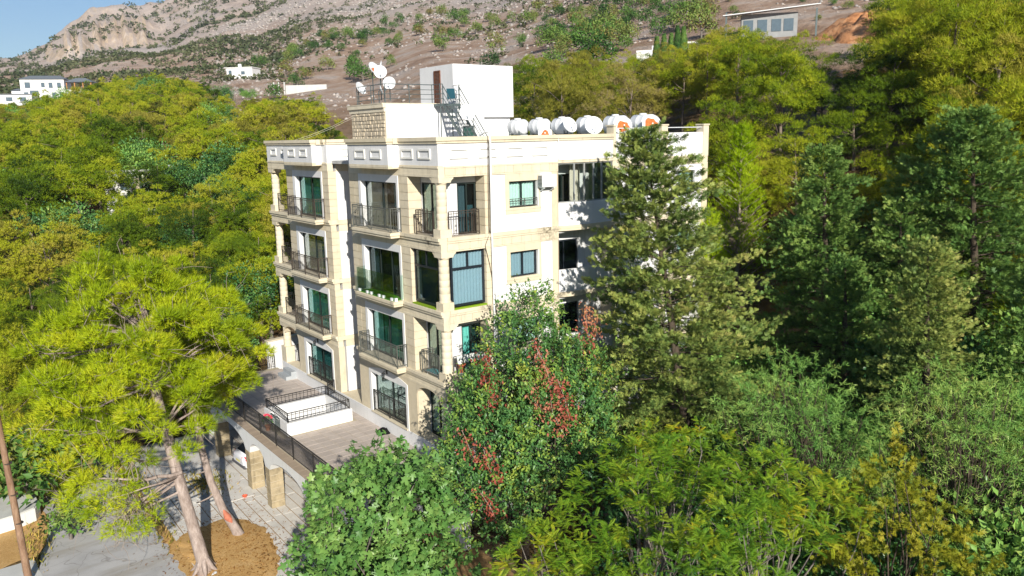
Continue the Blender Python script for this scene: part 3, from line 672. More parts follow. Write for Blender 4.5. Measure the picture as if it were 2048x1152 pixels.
# the glazed corner of the third storey
S = FL[2]
window('x',0,.54,2.56,S+.09,S+2.49,.20,2,'alu_blue','glass_dark',[(.62,2.12,'blind_navy',S+.15,S+2.44,.07),(2.16,2.5,'curtain_c',S+.15,S+1.70,.08)],'window',.09,S+1.72,bdepth=.3)
window('y',0,.54,2.28,S+.09,S+2.49,.20,2,'alu_blue','glass_clear',[(.62,2.2,'blind_blue',S+.15,S+2.44,.07)],'window',.10,S+1.72,bdepth=.3)
mb = MB(); mb.box(-.04,.165,.56,2.50,S-.0,S+.055); mb.build('turf_mat', M['turf_y'], BL); MB().box(.56,2.27,-.02,.165,S-.0,S+.055).build('turf_mat', M['turf_y'], BL)
# windows of the right facade
for k, S in enumerate(FL):
    gm, cm, fm = ('glass_lteal','curtain_w','alu_dark') if k != 2 else ('glass_clear','blind_blue','alu_blue')
    window('y',0,3.60,5.20,S+1.0,S+2.16,.2,2,fm,gm,[(3.7,5.12,cm,S+1.05,S+2.1,.1)])
S = FL[3]; railing([(3.62,.06),(4.5,.06),(5.22,.06)], S+1.02, S+1.38, 'rail_grey', .17, deco=False, name='window_guard', thick=.012)
# curved loggias of the right facade
def arc_y(x): return -.24*(1-((x-8.14)/1.74)**2)
AX = np.linspace(6.40, 9.88, 13)
def arc_strip(mb, z0, z1, th=.14, off=0, mi=0, a=0, b=12):
    for i in range(a, b):
        xa, xb = AX[i], AX[i+1]; mb.prism([(xa,arc_y(xa)+off),(xb,arc_y(xb)+off),(xb,arc_y(xb)+off+th),(xa,arc_y(xa)+off+th)], z0, z1, mi)
for k, S in enumerate(FL):
    mb = MB(); arc_strip(mb, S-.02, S+1.04); mb.build('loggia_parapet', PL, BL)
    mb = MB(); arc_strip(mb, S+2.86, S+2.98, .5, -.03); arc_strip(mb, S+2.98, S+3.098 if k < 3 else S+3.0, .5, -.05); mb.build('floor_band', STT, BL)
    MB().box(6.41,9.87,-.0,1.1,S-.2,S-.02).build('loggia_floor', M['stone_trim'], BL); MB().box(6.41,9.87,.1,1.1,S+2.75,S+2.85).build('loggia_soffit', PL, BL)
    mb = MB(); mb.box(8.35,9.87,.85,1.0,S,S+2.75); mb.box(6.41,8.35,.85,1.0,S+2.3,S+2.75); mb.build('loggia_wall', M['plaster_old'], BL)
    MB().box(6.38,6.41,.0,1.0,S-.1,S+2.84).build('loggia_jamb', ST, BL); MB().box(9.87,9.90,.0,1.0,S-.1,S+2.84).build('loggia_jamb', ST, BL)
    if k == 3:      # glazed in
        fr = MB()
        for i in (0,3,5,7,9,12): x = AX[i]; fr.box(x-.035,x+.035,arc_y(x)+.04,arc_y(x)+.11,S+1.04,S+2.85)
        arc_strip(fr, S+1.04, S+1.09, .07, .04); arc_strip(fr, S+2.80, S+2.85, .07, .04)
        f = fr.build('window', simple('grey_frame', (.30,.31,.30), .5), BL)
        for a, b in ((0,3),(3,5),(5,7),(7,9),(9,12)):
            pb = MB(); arc_strip(pb, S+1.09, S+2.80, .01, .07, 0, a, b); pb.build('pane', M['glass_clear'], f)
        window('y',.85,6.7,7.35,S+.02,S+2.3,.0,1,'alu_dark','glass_lteal',[(7.0,7.3,'glass_teal',S+.1,S+2.2,.03)],'balcony_door',bdepth=.05)
        mb = MB(); wavy(mb,'y',.5,7.5,8.2,0,S+1.0,S+2.75); mb.build('curtain', M['curtain_c'], BL)
        mb = MB(); wavy(mb,'y',.3,8.9,9.7,0,S+1.0,S+2.75); mb.build('curtain', simple('grey_curtain',(.16,.19,.20),.9), BL)
    else:
        window('y',.85,6.55,8.25,S+.02,S+2.3,.0,2,'alu_blue','glass_dark',[],'balcony_door',bdepth=.1)
# --- roof parapets
def parapet_x(x, y0, y1, th=.22, cor=(True,True)):
    MB().box(x,x+th,y0,y1,12.42 if x < -.1 else 12.50,12.53).build('parapet_base', STT, BL)
    o = MB().box(x+.004,x+th-.004,y0,y1,12.53,13.43).build('parapet', PL, BL)
    mb = MB(); mb.box(x-.06,x+th,y0-.05,y1+.05,13.43,13.53); mb.box(x-.11,x+th,y0-.10,y1+.10,13.53,13.69); mb.build('cornice', STT, BL); return o
def parapet_y(y, x0, x1, th=.22, cornice=True, z1=13.43):
    o = MB().box(x0,x1,y+.004,y+th-.004,12.50,z1).build('parapet', PL, BL)
    if cornice: mb = MB(); mb.box(x0,x1,y-.058,y+th,13.43,13.53); mb.box(x0,x1,y-.108,y+th,13.53,13.688); mb.build('cornice', STT, BL)
    return o
def panel(ax, base, u0, u1, z0, z1, par):
    mb = MB(); t = .075
    for a, b, c, d in ((u0,u1,z0,z0+t),(u0,u1,z1-t,z1),(u0,u0+t,z0+t,z1-t),(u1-t,u1,z0+t,z1-t)):
        fbox(mb, ax, base, a, b, -.055, .0, c, d)
    return mb.build('panel_frame', simple_once('pale_moulding', (.72,.71,.66)), BL)
p1 = parapet_x(0,.0,3.22); panel('x',.004,1.98,2.97,12.79,13.21,p1); panel('x',.004,.55,1.54,12.79,13.21,p1)
p2 = parapet_x(-.55,3.22,7.05,.22); panel('x',-.546,5.36,6.36,12.79,13.20,p2); panel('x',-.546,3.80,4.80,12.79,13.20,p2)
MB().box(-.33,.0,3.222,3.44,12.42,13.43).build('parapet', PL, BL); MB().box(-.33,.0,6.83,7.048,12.42,13.43).build('parapet', PL, BL)
for q in ((3.112,3.44),(6.83,7.16)): MB().box(-.32,.22,*q,13.43,13.692).build('cornice', STT, BL)
MB().box(-.54,.0,3.24,7.03,12.36,12.42).build('bay_soffit', STT, BL)
parapet_x(0,7.05,8.3)
MB().box(.22,.45,8.08,8.296,12.5,13.43).build('parapet', PL, BL)
p3 = parapet_y(10.75,.0,3.5); 
for a, b in ((.60,1.28),(1.9,2.6)): panel('y',10.754,a,b,12.80,13.23,p3)
parapet_x(0,10.97,11.36)
p4 = parapet_x(-.55,11.36,15.20); panel('x',-.546,13.55,14.48,12.82,13.23,p4); panel('x',-.546,11.97,12.90,12.82,13.23,p4)
MB().box(-.33,.0,11.362,11.58,12.42,13.43).build('parapet', PL, BL); MB().box(-.33,.0,14.98,15.198,12.42,13.43).build('parapet', PL, BL)
for q in ((11.25,11.58),(14.98,15.31)): MB().box(-.32,.22,*q,13.43,13.692).build('cornice', STT, BL)
MB().box(-.54,.0,11.38,15.18,12.36,12.42).build('bay_soffit', STT, BL)
p5 = parapet_x(0,15.20,19.2); panel('x',.004,17.65,18.52,12.83,13.24,p5); panel('x',.004,16.0,16.9,12.83,13.24,p5)
p6 = parapet_y(0,.22,6.40)
for a, b in ((.56,1.46),(2.02,2.94),(3.48,4.38),(4.91,5.79)): panel('y',.004,a,b,12.79,13.215,p6)
mb = MB(); arc_strip(mb, 12.5, 13.43, .2, .0); mb.build('parapet', PL, BL); mb = MB(); arc_strip(mb, 13.43, 13.53, .24, -.05); arc_strip(mb, 13.53, 13.688, .26, -.10); mb.build('cornice', STT, BL)
for a, b in ((9.88,10.05),(13.23,13.68),(16.44,16.86)):
    MB().box(a,b,-.03,.45,12.45,14.03).build('parapet_pier', STT, BL); MB().box(a-.04,b+.04,-.07,.49,14.03,14.10).build('pier_cap', STT, BL)
for a, b in ((10.05,13.23),(13.68,16.44)):
    MB().box(a,b,.02,.22,12.5,13.68).build('parapet', PL, BL); MB().tube([(a,.12,13.93),(b,.12,13.93)],.025,6).build('parapet_rail', M['white_metal'], BL)
mb = MB(); mb.box(16.62,16.84,.45,19.2,12.45,13.66); mb.box(.22,16.62,18.98,19.19,12.45,13.66); mb.build('parapet', PL, BL)
for y in (6.3,12.5,18.8): MB().box(16.44,16.86,y,y+.4,12.45,14.05).build('parapet_pier', STT, BL)
# --- rain pipe and cables on the right facade
mb = MB(); mb.tube([(2.42,.45,13.72),(2.46,.1,13.86),(2.52,-.13,13.84),(2.53,-.15,13.5),(2.53,-.12,9.2),(2.55,-.12,6.5),(2.55,-.12,.3)],.045,8); mb.build('rain_pipe', M['white_plastic'], BL)
mb = MB(); mb.tube([(2.42,-.14,13.7),(2.40,-.14,12.0),(2.42,-.06,9.5),(2.20,-.06,9.05),(2.42,-.05,8.2),(2.66,-.05,6.9),(2.72,-.05,5.9)],.012,5); mb.tube([(2.46,-.14,13.5),(2.45,-.06,9.8),(2.60,-.05,8.6),(2.58,-.05,6.6)],.010,5); mb.build('wall_cable', M['iron_brown'], BL)
mb = MB(); mb.tube([(6.40,-.05,13.6),(6.40,-.05,12.6)],.025,6); mb.build('rain_pipe', M['white_plastic'], BL)
# --- rooftop core : stair tower, stone clad lift room
MB().box(3.52,7.88,10.74,14.75,12.62,15.50).build('roof_room', PL, BL)
mb = MB(); mb.box(3.40,3.52,10.70,14.85,15.08,15.30); mb.box(3.30,7.0,10.72,14.95,15.502,15.54); mb.box(3.32,3.52,10.66,14.92,15.30,15.50); mb.build('cornice', STT, BL)
tw = MB(); tw.box(7.88,12.1,10.75,14.35,14.78,17.72); tw.box(7.88,11.98,10.95,14.3,12.62,14.78); tw.box(7.88,9.95,10.752,10.95,14.3,14.78); tw.box(9.3,9.95,10.752,10.95,12.62,14.3); tw.box(7.88,8.45,10.752,10.95,12.62,14.3)
tw.build('stair_tower', PL, BL)
MB().box(8.45,9.3,10.93,10.96,12.62,14.25).build('roof_door', simple('green_door',(.02,.07,.055),.5), BL)
d = MB(); d.box(7.80,7.88,12.05,12.72,15.52,15.56); d.box(7.82,7.88,12.05,12.12,15.56,17.45); d.box(7.82,7.88,12.65,12.72,15.56,17.45); d.box(7.82,7.88,12.12,12.65,17.38,17.45); dr = d.build('shutter_door', M['wood_door'], BL)
sl = MB()
for i in range(24): sl.cbox((7.845,12.385,15.62+i*.075), .012, .52, .06, 0, 0, Matrix.Rotation(.6,3,'Y'))
o = sl.build('slat', M['wood_door'], dr)
v = MB(); v.box(10.05,10.75,10.73,10.75,17.02,17.08); v.box(10.05,10.11,10.73,10.75,16.5,17.02); v.box(10.69,10.75,10.73,10.75,16.5,17.02); v.box(10.05,10.75,10.73,10.75,16.44,16.5); vf = v.build('vent_grille', M['white_plastic'], BL)
v = MB()
for i in range(7): v.cbox((10.4,10.735,16.55+i*.07), .56, .05, .012, 0, 0, Matrix.Rotation(.6,3,'X'))
v.build('vent_slat', M['white_plastic'], vf)
# rubble stone skin of the roof room: separate irregular stones
def rubble(parent):
    r = random.Random(5); pts = []
    MB().box(3.46,3.52,10.75,14.72,12.62,15.08).build('mortar_core', M['mortar'], parent)
    z = 13.30
    while z < 15.02:
        h = r.uniform(.17,.30); h = min(h, 15.07-z); y = 10.76
        if h < .09: break
        while y < 14.68:
            w = r.uniform(.22,.52); w = min(w, 14.71-y)
            if w < .1: break
            j = lambda: r.uniform(-.035,.035)
            P = [(y+.02+j()*.5,z+.012+abs(j())*.6),(y+w*.5+j(),z+.012+abs(j())*.3),(y+w-.02+j()*.5,z+.012+abs(j())*.6),(y+w-.015,z+h*.5+j()),(y+w-.02-abs(j()),z+h-.014),(y+w*.5+j(),z+h-.012-abs(j())*.3),(y+.02+abs(j()),z+h-.014),(y+.012,z+h*.5+j())]
            cy = sum(p_[0] for p_ in P)/8; cz = sum(p_[1] for p_ in P)/8; dpt = r.uniform(.015,.055)
            mb = MB(); vs = [(3.462,a,b) for a,b in P]+[(3.46-dpt,cy+(a-cy)*.86,cz+(b-cz)*.86) for a,b in P]
            mb.add(vs, [(i,i+8,(i+1)%8+8,(i+1)%8) for i in range(8)]+[tuple(range(8,16))[::-1]]); mb.build('stone', M['rubble'], parent); y += w
        z += h
rubble(BL)
# landing, stair and railing on the roof
def roof_stair():
    t = thing('roof_stair', (7.1,9.0,12.62), 'grey steel stair with railings leading from the roof up to the brown shutter door', 'stair')
    mb = MB(); mb.box(6.55,7.86,10.05,10.73,15.42,15.47); mb.box(6.55,7.86,10.02,10.05,15.36,15.50); mb.box(6.53,6.56,10.02,10.73,15.36,15.50); mb.build('landing', M['steel'], t)
    y0, z0, y1, z1 = 10.02, 15.45, 7.35, 12.64
    mb = MB()
    for x in (6.75,7.72): mb.bar((x,y0,z0-.08),(x,y1,z1),.05,.16)
    mb.build('stringer', M['steel'], t)
    n = 13
    for i in range(1, n):
        q = i/n; piece('step', _step(), t, (7.235, y0+(y1-y0)*q, z0+(z1-z0)*q))
    mb = MB()
    for x in (6.72,7.75):
        for h in (.35,.65,1.0): mb.tube([(x,y0,z0+h),(x,y1,z1+h)], .018 if h < 1 else .025, 6)
        for q in (0,.5,.98): mb.tube([(x,y0+(y1-y0)*q,z0+(z1-z0)*q),(x,y0+(y1-y0)*q,z0+(z1-z0)*q+1.0)], .022, 6)
    mb.build('handrail', M['steel'], t)
    mb = MB()
    for x in (6.55,): mb.tube([(x,10.05,12.62),(x,10.05,15.4)], .03, 6)
    mb.tube([(7.3,10.05,12.62),(7.3,10.05,15.4)], .03, 6); mb.build('prop', M['steel'], t)
    mb = MB()
    pts = [(3.9,14.2),(3.62,14.2),(3.62,12.5),(3.62,10.9),(5.1,10.9),(6.55,10.9),(6.55,10.05),(6.72,10.05)]
    for a, b in zip(pts[:-1], pts[1:]):
        for h in (.25,.5,.75,1.02): mb.tube([(a[0],a[1],15.52+h),(b[0],b[1],15.52+h)], .017 if h < 1 else .024, 5)
    for a in pts[1:]: mb.tube([(a[0],a[1],15.45),(a[0],a[1],16.54)], .024, 6)
    mb.build('railing', M['steel'], t); mb = MB()
    for a, b in (((7.78,10.05),(7.86,10.05)),((7.84,10.05),(7.84,10.7))):
        for h in (.25,.5,.75,1.02): mb.tube([(a[0],a[1],15.5+h),(b[0],b[1],15.5+h)], .018, 5)
    mb.tube([(7.8,10.05,15.42),(7.8,10.05,16.52)], .024, 6)
    mb.build('railing', M['steel'], t)
_st = []
def _step():
    if not _st: _st.append(MB().box(-.46,.46,-.12,.12,-.02,.02).mesh('step', M['steel']))
    return _st[0]
roof_stair()
# ------------------------------------------------------------------ tiled terrace over the parking bays
TZ = -.50
X0, X1, Y0, Y1 = -5.02, -.03, -1.6, 20.2
HX0, HX1, HY0, HY1 = -4.12, -.66, 8.12, 11.22         # stair opening
mb = MB(); mb.box(X0-.3,X1,Y0,HY0,TZ-.35,TZ-.012); mb.box(X0-.3,X1,HY1,Y1,TZ-.35,TZ-.012); mb.box(X0-.3,HX0,HY0,HY1,TZ-.35,TZ-.012); mb.box(HX1,X1,HY0,HY1,TZ-.35,TZ-.012)
terr = tag(mb.build('terrace', M['mortar']), kind='structure')
def tile_mat(name, base):
    m, nt, b = newmat(name); p = geo_pos(nt); f = noise(nt, 1.1, 6, .6, p); g = noise(nt, 14, 4, .6, p)
    c = ramp(nt, f, [(.25, tuple(x*.80 for x in base)), (.55, base), (.8, tuple(x*1.15 for x in base))]); c = mixc(nt, mathn(nt, 'MULTIPLY', obj_rand(nt), .45), c, tuple(x*.78 for x in base))
    c = mixc(nt, ramp(nt, g, [(.6, (0,0,0)), (.75, (.25,)*3)]), c, tuple(x*.6 for x in base))
    nt.links.new(c, b.inputs['Base Color']); b.inputs['Roughness'].default_value = .75; b.inputs['Specular IOR Level'].default_value = .3; return m
M['tile'] = tile_mat('terrace_tile', (.52, .45, .395)); M['cope'] = tile_mat('coping_tile', (.42, .33, .245))
ts = .56; tme = MB().box(-ts/2+.012,ts/2-.012,-ts/2+.012,ts/2-.012,-.014,.0).mesh('floor_tile', M['tile'])
rest = MB(); nt_ = 0; cand = []
yy = Y0+.05+ts/2
while yy < Y1-.2:
    xx = X0+.06+ts/2
    while xx < X1-.1:
        if not (HX0-.2 < xx < HX1+.25 and HY0-.22 < yy < HY1+.25): cand.append((math.hypot(xx-CAM.x, yy-CAM.y), xx, yy))
        xx += ts
    yy += ts
cand.sort()
vis = [c for c in cand if c[2] > 2.0]
for i, (d, xx, yy) in enumerate(vis[:296]): piece('floor_tile', tme, terr, (xx, yy, TZ+random.uniform(-.002,.002)))
for d, xx, yy in vis[296:]+[c for c in cand if c[2] <= 2.0]: rest.box(xx-ts/2+.012,xx+ts/2-.012,yy-ts/2+.012,yy+ts/2-.012,TZ-.014,TZ)
tag(rest.build('floor_tile_field', M['tile'], terr), kind='stuff')
# arcade: white wall on stone pillars
AW = thing('arcade_wall', (-5.2, 7, -3.72), 'white arched wall with stone pillars carrying the edge of the tiled terrace', 'wall')
def arcw(y0, y1, zs, za, zt=-.86, n=18):
    mb = MB()
    for i in range(n):
        a, b = i/n, (i+1)/n; f = lambda t: zs+(za-zs)*math.sqrt(max(0,1-(2*t-1)**2))
        mb.extr([(y0+(y1-y0)*a,f(a)),(y0+(y1-y0)*b,f(b)),(y0+(y1-y0)*b,zt),(y0+(y1-y0)*a,zt)], 'x', -5.34, -4.70)
    mb.build('arch', M['plaster_old'], AW)
for y0, y1, zs, za in ((-1.6,2.6,-1.75,-1.05),(3.2,7.55,-1.7,-1.0),(8.12,10.28,-1.68,-1.0),(10.9,15.6,-1.7,-.98),(16.2,20.2,-1.7,-1.0)): arcw(y0, y1, zs, za)
mb = MB()
mb.box(-5.34,-4.70,-1.6,20.2,-.86,-.56)
for y0, y1 in ((2.6,3.2),(7.55,8.12),(10.28,10.9),(15.6,16.2)): mb.box(-5.34,-4.70,y0,y1,-1.69,-.86)
mb.build('wall', M['plaster_old'], AW)
for y0, y1 in ((2.6,3.2),(7.55,8.12),(10.28,10.9),(15.6,16.2)): stone_pier(-5.36,-4.70,y0,y1,-3.7,-1.69,6,1,1,M['stone_old'],AW,.035)
MB().box(-4.7,-.06,19.7,20.2,-3.7,-.87).build('back_wall', M['plaster_old'], AW); MB().box(-.35,-.05,-1.6,19.6,-3.7,-.87).build('back_wall', M['plaster_old'], AW)
cme = MB().box(-.22,.16,-.29,.29,-.03,.03).mesh('coping_tile', M['cope'])
y = Y0+.3
while y < 20.2: piece('coping_tile', cme, AW, (-5.17, y, TZ-.03)); y += .6
def terrace_rail(pts, zb, zt, label, mat='iron', sp=.115, name='iron_railing', deco=True, group=None):
    c = (sum(p_[0] for p_ in pts)/len(pts), sum(p_[1] for p_ in pts)/len(pts), zb)
    t = thing(name, c, label, 'railing', group); railing(pts, zb, zt, mat, sp, t, True, deco, 'baluster_panel', .018); return t
terrace_rail([(-5.0,y_) for y_ in (-1.6,.6,2.9,5.2,7.3,9.4,11.7,14.2,17,20.1)], TZ+.05, TZ+1.05, 'long black iron railing along the terrace edge above the white arches')
terrace_rail([(-5.0,20.15),(-2.5,20.15),(-.2,20.15)], TZ+.05, TZ+1.0, 'short black railing at the far end of the terrace before dry grass')
# white walls round the stair opening
SW = thing('stairwell_wall', (-2.4, 9.7, TZ), 'low white wall around the stair opening in the tiled terrace', 'wall')
mb = MB(); mb.box(HX0,HX1,HY0,HY0+.2,-2.6,.14); mb.build('wall', PL, SW)
MB().box(HX0,HX1,HY1-.2,HY1,-2.6,.14).build('wall', PL, SW); MB().box(HX1-.2,HX1,HY0+.2,HY1-.2,-2.6,.14).build('wall', PL, SW)
mb = MB(); mb.box(HX0,HX0+.2,HY0+.2,9.05,-2.6,.14); mb.box(HX0,HX0+.2,10.35,HY1-.2,-2.6,.14); mb.build('wall', PL, SW)
for k in range(9): piece('stair_step', MB().box(-.17,.17,-1.0,1.0,-.5,0).mesh('stair_step', M['slab2']), SW, (HX0+.4+k*.33, 9.7, TZ-.02-.19*k))
terrace_rail([(HX0+.1,HY0+.1),(HX1-.1,HY0+.1),(HX1-.1,HY1-.1),(HX0+.1,HY1-.1),(HX0+.1,HY0+.1)], .15, .62, 'thin dark railing on top of the white stair opening wall', 'iron', .20, deco=False)
terrace_rail([(HX0+.02,9.08),(HX0+.02,9.7),(HX0+.02,10.32)], TZ+.02, .10, 'small grey gate railing in the side of the white stair opening', 'steel', .12, 'gate_railing', False)
terrace_rail([(-.62,11.12),(-.05,11.5)], .02, .75, 'short sloping dark railing between the stair opening and the left wing', 'iron', .12, deco=False)
# grey steps against the ledge
t = thing('terrace_steps', (-.36,17.6,TZ), 'pair of grey concrete steps up from the terrace to the open corner', 'steps')
g_ = simple('grey_step_paint', (.36,.385,.40), .8); MB().box(-.70,-.035,17.0,18.3,TZ,TZ+.22).build('step', g_, t); MB().box(-.36,-.035,17.0,18.3,TZ+.22,TZ+.46).build('step', g_, t)
# white retaining wall behind the left wing, dark gate
t = thing('garden_wall', (1.5,21.6,-.5), 'white garden wall running behind the open corner of the left wing', 'wall')
MB().prism([(-.25,20.9),(3.8,21.6),(3.75,21.9),(-.3,21.2)], -3.0, 1.05).build('wall', PL, t); MB().prism([(-.3,20.84),(3.85,21.54),(3.8,21.96),(-.35,21.26)], 1.05, 1.12).build('coping', STT, t)
terrace_rail([(.35,19.45),(1.2,19.6),(2.2,19.8)], -.2, .9, 'dark iron gate behind the corner column of the left wing', 'iron', .11, 'iron_gate', False)
# things on the terrace
def bundle():
    r = np.random.default_rng(2); V = []; F = []
    t = thing('black_bundle', (-.25,5.6,TZ), 'crumpled black sheet lying on the terrace tiles', 'sheet')
    n, k = 26, 7; mb = MB(); vs = []
    for i in range(k):
        s = 1-i/(k-1)*.95
        for j in range(n):
            a = 2*math.pi*j/n; rx = .55*s*(1+.16*math.sin(3*a+i)+.1*math.sin(7*a+2*i)); ry = .34*s*(1+.2*math.sin(2*a+1.3*i)+.12*math.sin(5*a-i))
            vs.append((-.2+rx*math.cos(a)*.6-ry*math.sin(a)*.8, 5.65+rx*math.cos(a)*.8+ry*math.sin(a)*.6, TZ+.004+.17*math.sqrt(i/(k-1))*(1+.3*math.sin(4*a+i*1.7))))
    mb.add(vs, [(i*n+j,i*n+(j+1)%n,(i+1)*n+(j+1)%n,(i+1)*n+j) for i in range(k-1) for j in range(n)]+[tuple((k-1)*n+j for j in range(n))], 0, True)
    mb.build('sheet', simple('black_cloth',(.008,.008,.009),.8,0,.2), t)
bundle()
def lamp(x, y, z, label):
    t = thing('wall_lamp', (x,y,z), label, 'lamp', 'lanterns over the ground floor doors')
    mb = MB(); mb.box(x-.02,x+.06,y-.06,y+.06,z-.10,z+.08); mb.tube([(x,y,z+.02),(x-.10,y,z+.08),(x-.20,y,z+.02)],.014,6); mb.lathe([(.02,.02),(.10,-.04),(.02,-.03)],(x-.2,y,z),8); mb.lathe([(.03,-.30),(.05,-.28),(.05,-.27)],(x-.2,y,z),8)
    for a in range(6): mb.bar((x-.2+.075*math.cos(a),y+.075*math.sin(a),z-.05),(x-.2+.045*math.cos(a),y+.045*math.sin(a),z-.28),.012)
    mb.build('bracket', M['iron'], t); MB().lathe([(.035,-.27),(.065,-.06)],(x-.2,y,z),8).build('glass_globe', M['glass_clear'], t)
lamp(-.04,5.3,2.60,'black wall lantern above the ground floor door nearest the corner'); lamp(-.04,13.4,2.60,'black wall lantern above the ground floor door of the left wing')
# ------------------------------------------------------------------ roof things
def R2(v, n): return Matrix.Rotation(v, 3, n)
def tank(x, y, rz, L, r, z, label, i):
    t = thing('water_tank', (x,y,12.62), label, 'water tank', 'water tanks along the roof edge', rz)
    mb = MB(); Mx = R2(math.pi/2,'X'); h = L/2; prof = [(.02,-h-.07),(r*.55,-h-.06),(r*.9,-h-.02),(r,-h+.05),(r,-h*.35),(r+.008,-h*.33),(r,-h*.3),(r,h*.3),(r+.008,h*.33),(r,h*.35),(r,h-.05),(r*.9,h+.02),(r*.55,h+.06),(.02,h+.07)]
    zc = z-12.62
    mb.lathe(prof, (0,0,zc), 28, 0, Mx); link('drum', mb.mesh('drum', M['white_metal']), t, False)
    mb = MB(); mb.lathe([(.20,0),(.20,.07),(.17,.09),(.02,.10)], (0,.05,zc+r-.02), 16); link('lid', mb.mesh('lid', M['white_metal']), t, False)
    mb = MB()
    for sx in (-r*.8, r*.8):
        for sy in (-h*.8, h*.8): mb.bar((sx,sy,0),(sx,sy,zc-r*.35),.045)
        mb.bar((sx,-h*.8,zc-r*.42),(sx,h*.8,zc-r*.42),.04); 
    for sy in (-h*.8, h*.8): mb.bar((-r*.8,sy,zc-r*.98),(r*.8,sy,zc-r*.98),.045); mb.bar((-r*.8,sy,.2),(r*.8,sy,zc-r*1.0),.025)
    link('stand', mb.mesh('stand', M['steel']), t, False)
M['rust'] = simple('rust_orange', (.55,.16,.05), .9, 0, .1, .4, 9); M['panel'] = simple('solar_panel', (.06,.09,.12), .2, .1, .6)
TP = [(10.75,8.55),(11.35,7.35),(12.0,6.15),(12.7,4.85),(13.45,3.45),(14.05,2.0)]
TD = [dict(r=.42,L=1.0,l='white water tank nearest the stair tower, leftmost of the roof row'), dict(r=.42,L=1.05,l='second white water tank from the stair tower, no dish in front'), dict(r=.43,L=1.05,l='third white water tank from the stair tower, tilted dish before it'), dict(r=.45,L=1.1,l='fourth white water tank from the tower, pale face-on dish before it'), dict(r=.47,L=1.15,l='white water tank behind the rusty dish, second from the right'), dict(r=.48,L=1.2,l='largest white water tank at the right end of the roof row')]
for i, ((x,y), d) in enumerate(zip(TP, TD)): tank(x, y, .12, d['L'], d['r'], 14.16, d['l'], i)
def solar(x, y, z, label):
    t = thing('solar_panel', (x,y,z), label, 'solar panel', 'solar panels between the roof tanks', .1)
    mb = MB(); mb.cbox((0,0,.30),1.0,1.5,.06,0,0,R2(.55,'X')); link('collector', mb.mesh('collector', M['panel']), t, False)
    mb = MB(); mb.cbox((0,-.01,.27),1.08,1.58,.05,0,0,R2(.55,'X')); mb.bar((-.45,.6,0),(-.45,.6,.62),.03); mb.bar((.45,.6,0),(.45,.6,.62),.03); mb.bar((-.45,-.6,-.1),(-.45,-.6,-.02),.03); link('panel_frame', mb.mesh('panel_frame', M['white_metal']), t, False)
solar(10.6,6.9,12.9,'dark solar panel beneath the two leftmost roof tanks'); solar(12.0,4.3,12.9,'dark solar panel beneath the middle roof tanks'); solar(13.4,1.7,12.9,'dark solar panel beneath the tanks at the right end')
def dish(base, z, r, yaw, pitch, label, rust=None, mast=None, extra=None, thin=False):
    """satellite dish: bowl, arm with receiver, mast"""
    x, y = base; t = thing('satellite_dish', (x,y,z-(mast or .6)), label, 'satellite dish', 'satellite dishes on the roof')
    Mr = R2(yaw,'Z') @ R2(math.pi/2-pitch,'Y'); c = Vector((x,y,z)); n = 24
    prof = [(.005,.0),(r*.35,.018*r*2),(r*.7,.075*r*2),(r,.16*r*2),(r+.012,.16*r*2+.004),(r+.012,.16*r*2-.012),(r*.7,.075*r*2-.022),(.005,-.022)]
    mb = MB(); mb.lathe(prof, c, n, 0, Mr)
    bowl = mb.build('bowl', M['white_metal'], t)
    if rust:
        mb = MB(); rr = random.Random(sum(map(ord, label))); k = 14; vs = [c + Mr @ Vector((.08*r,0,.012*r*2+.012))]
        for j in range(k): a = 2*math.pi*j/k; q = r*rust*(.72+.4*rr.random()); q = min(q, r*.93); vs.append(c + Mr @ Vector((q*math.cos(a)+.15*r*(1-rust), q*math.sin(a), .165*(q/r)**2*r*2+.014)))
        mb.add(vs, [(0,1+j,1+(j+1)%k) for j in range(k)], 0, True); mb.build('rust_patch', M['rust'], bowl)
    mb = MB(); tip = c + Mr @ Vector((.25*r,0,r*1.15)); mb.tube([c+Mr@Vector((r*.95,0,.14*r*2)), tip], .014, 6); mb.build('arm', M['steel'], t)
    mb = MB(); mb.lathe([(.03,-.06),(.045,0),(.035,.05)], tip, 10, 0, Mr); mb.build('receiver', M['white_plastic'], t)
    mb = MB(); b = c - (Mr @ Vector((0,0,1)))*.10; mb.tube([c, b, (b.x,b.y,z-(mast or .6))], .028, 8); mb.build('mast', M['steel'], t)
A = math.atan2(-.84,-.55)           # towards the viewer's side
dish((3.75,14.1),16.45,.37,A+1.05,.45,'white satellite dish at the far left of the rubble stone block','',mast=.95)
dish((3.9,12.6),17.4,.40,A+.95,.55,'tall mast satellite dish with an orange rust stain in its bowl',.42,mast=1.85)
dish((4.1,12.2),17.25,.34,A+.15,.12,'white face-on satellite dish below the rust stained one','',mast=1.5)
dish((4.3,11.6),16.62,.33,A-.02,.16,'white face-on satellite dish over the corner of the roof room','',mast=.92)
dish((4.4,12.6),17.6,.28,A-1.45,.3,'small dish turned edge-on behind the rust stained one','',mast=2.0)
dish((3.95,12.0),16.25,.26,A+1.6,.3,'small white dish low behind the roof railing','',mast=.75)
dish((6.9,8.0),14.95,.40,A+.15,.10,'white satellite dish on a post in front of the roof stair','',mast=2.3)
dish((10.6,6.0),13.75,.36,A-.1,.30,'small rust stained dish just above the parapet before the leftmost tank',.60,mast=1.1)
dish((11.6,5.2),14.15,.44,A+.55,.45,'pale satellite dish turned left before the third tank','',mast=1.5)
dish((12.2,3.9),14.1,.48,A+.10,.32,'large pale satellite dish before the fourth tank','',mast=1.45)
dish((12.9,2.4),14.05,.47,A-.05,.30,'rusty orange satellite dish second from the right end of the roof',.74,mast=1.4)
dish((13.5,.95),14.10,.47,A-.10,.30,'rusty orange satellite dish at the right end of the roof',.74,mast=1.4)
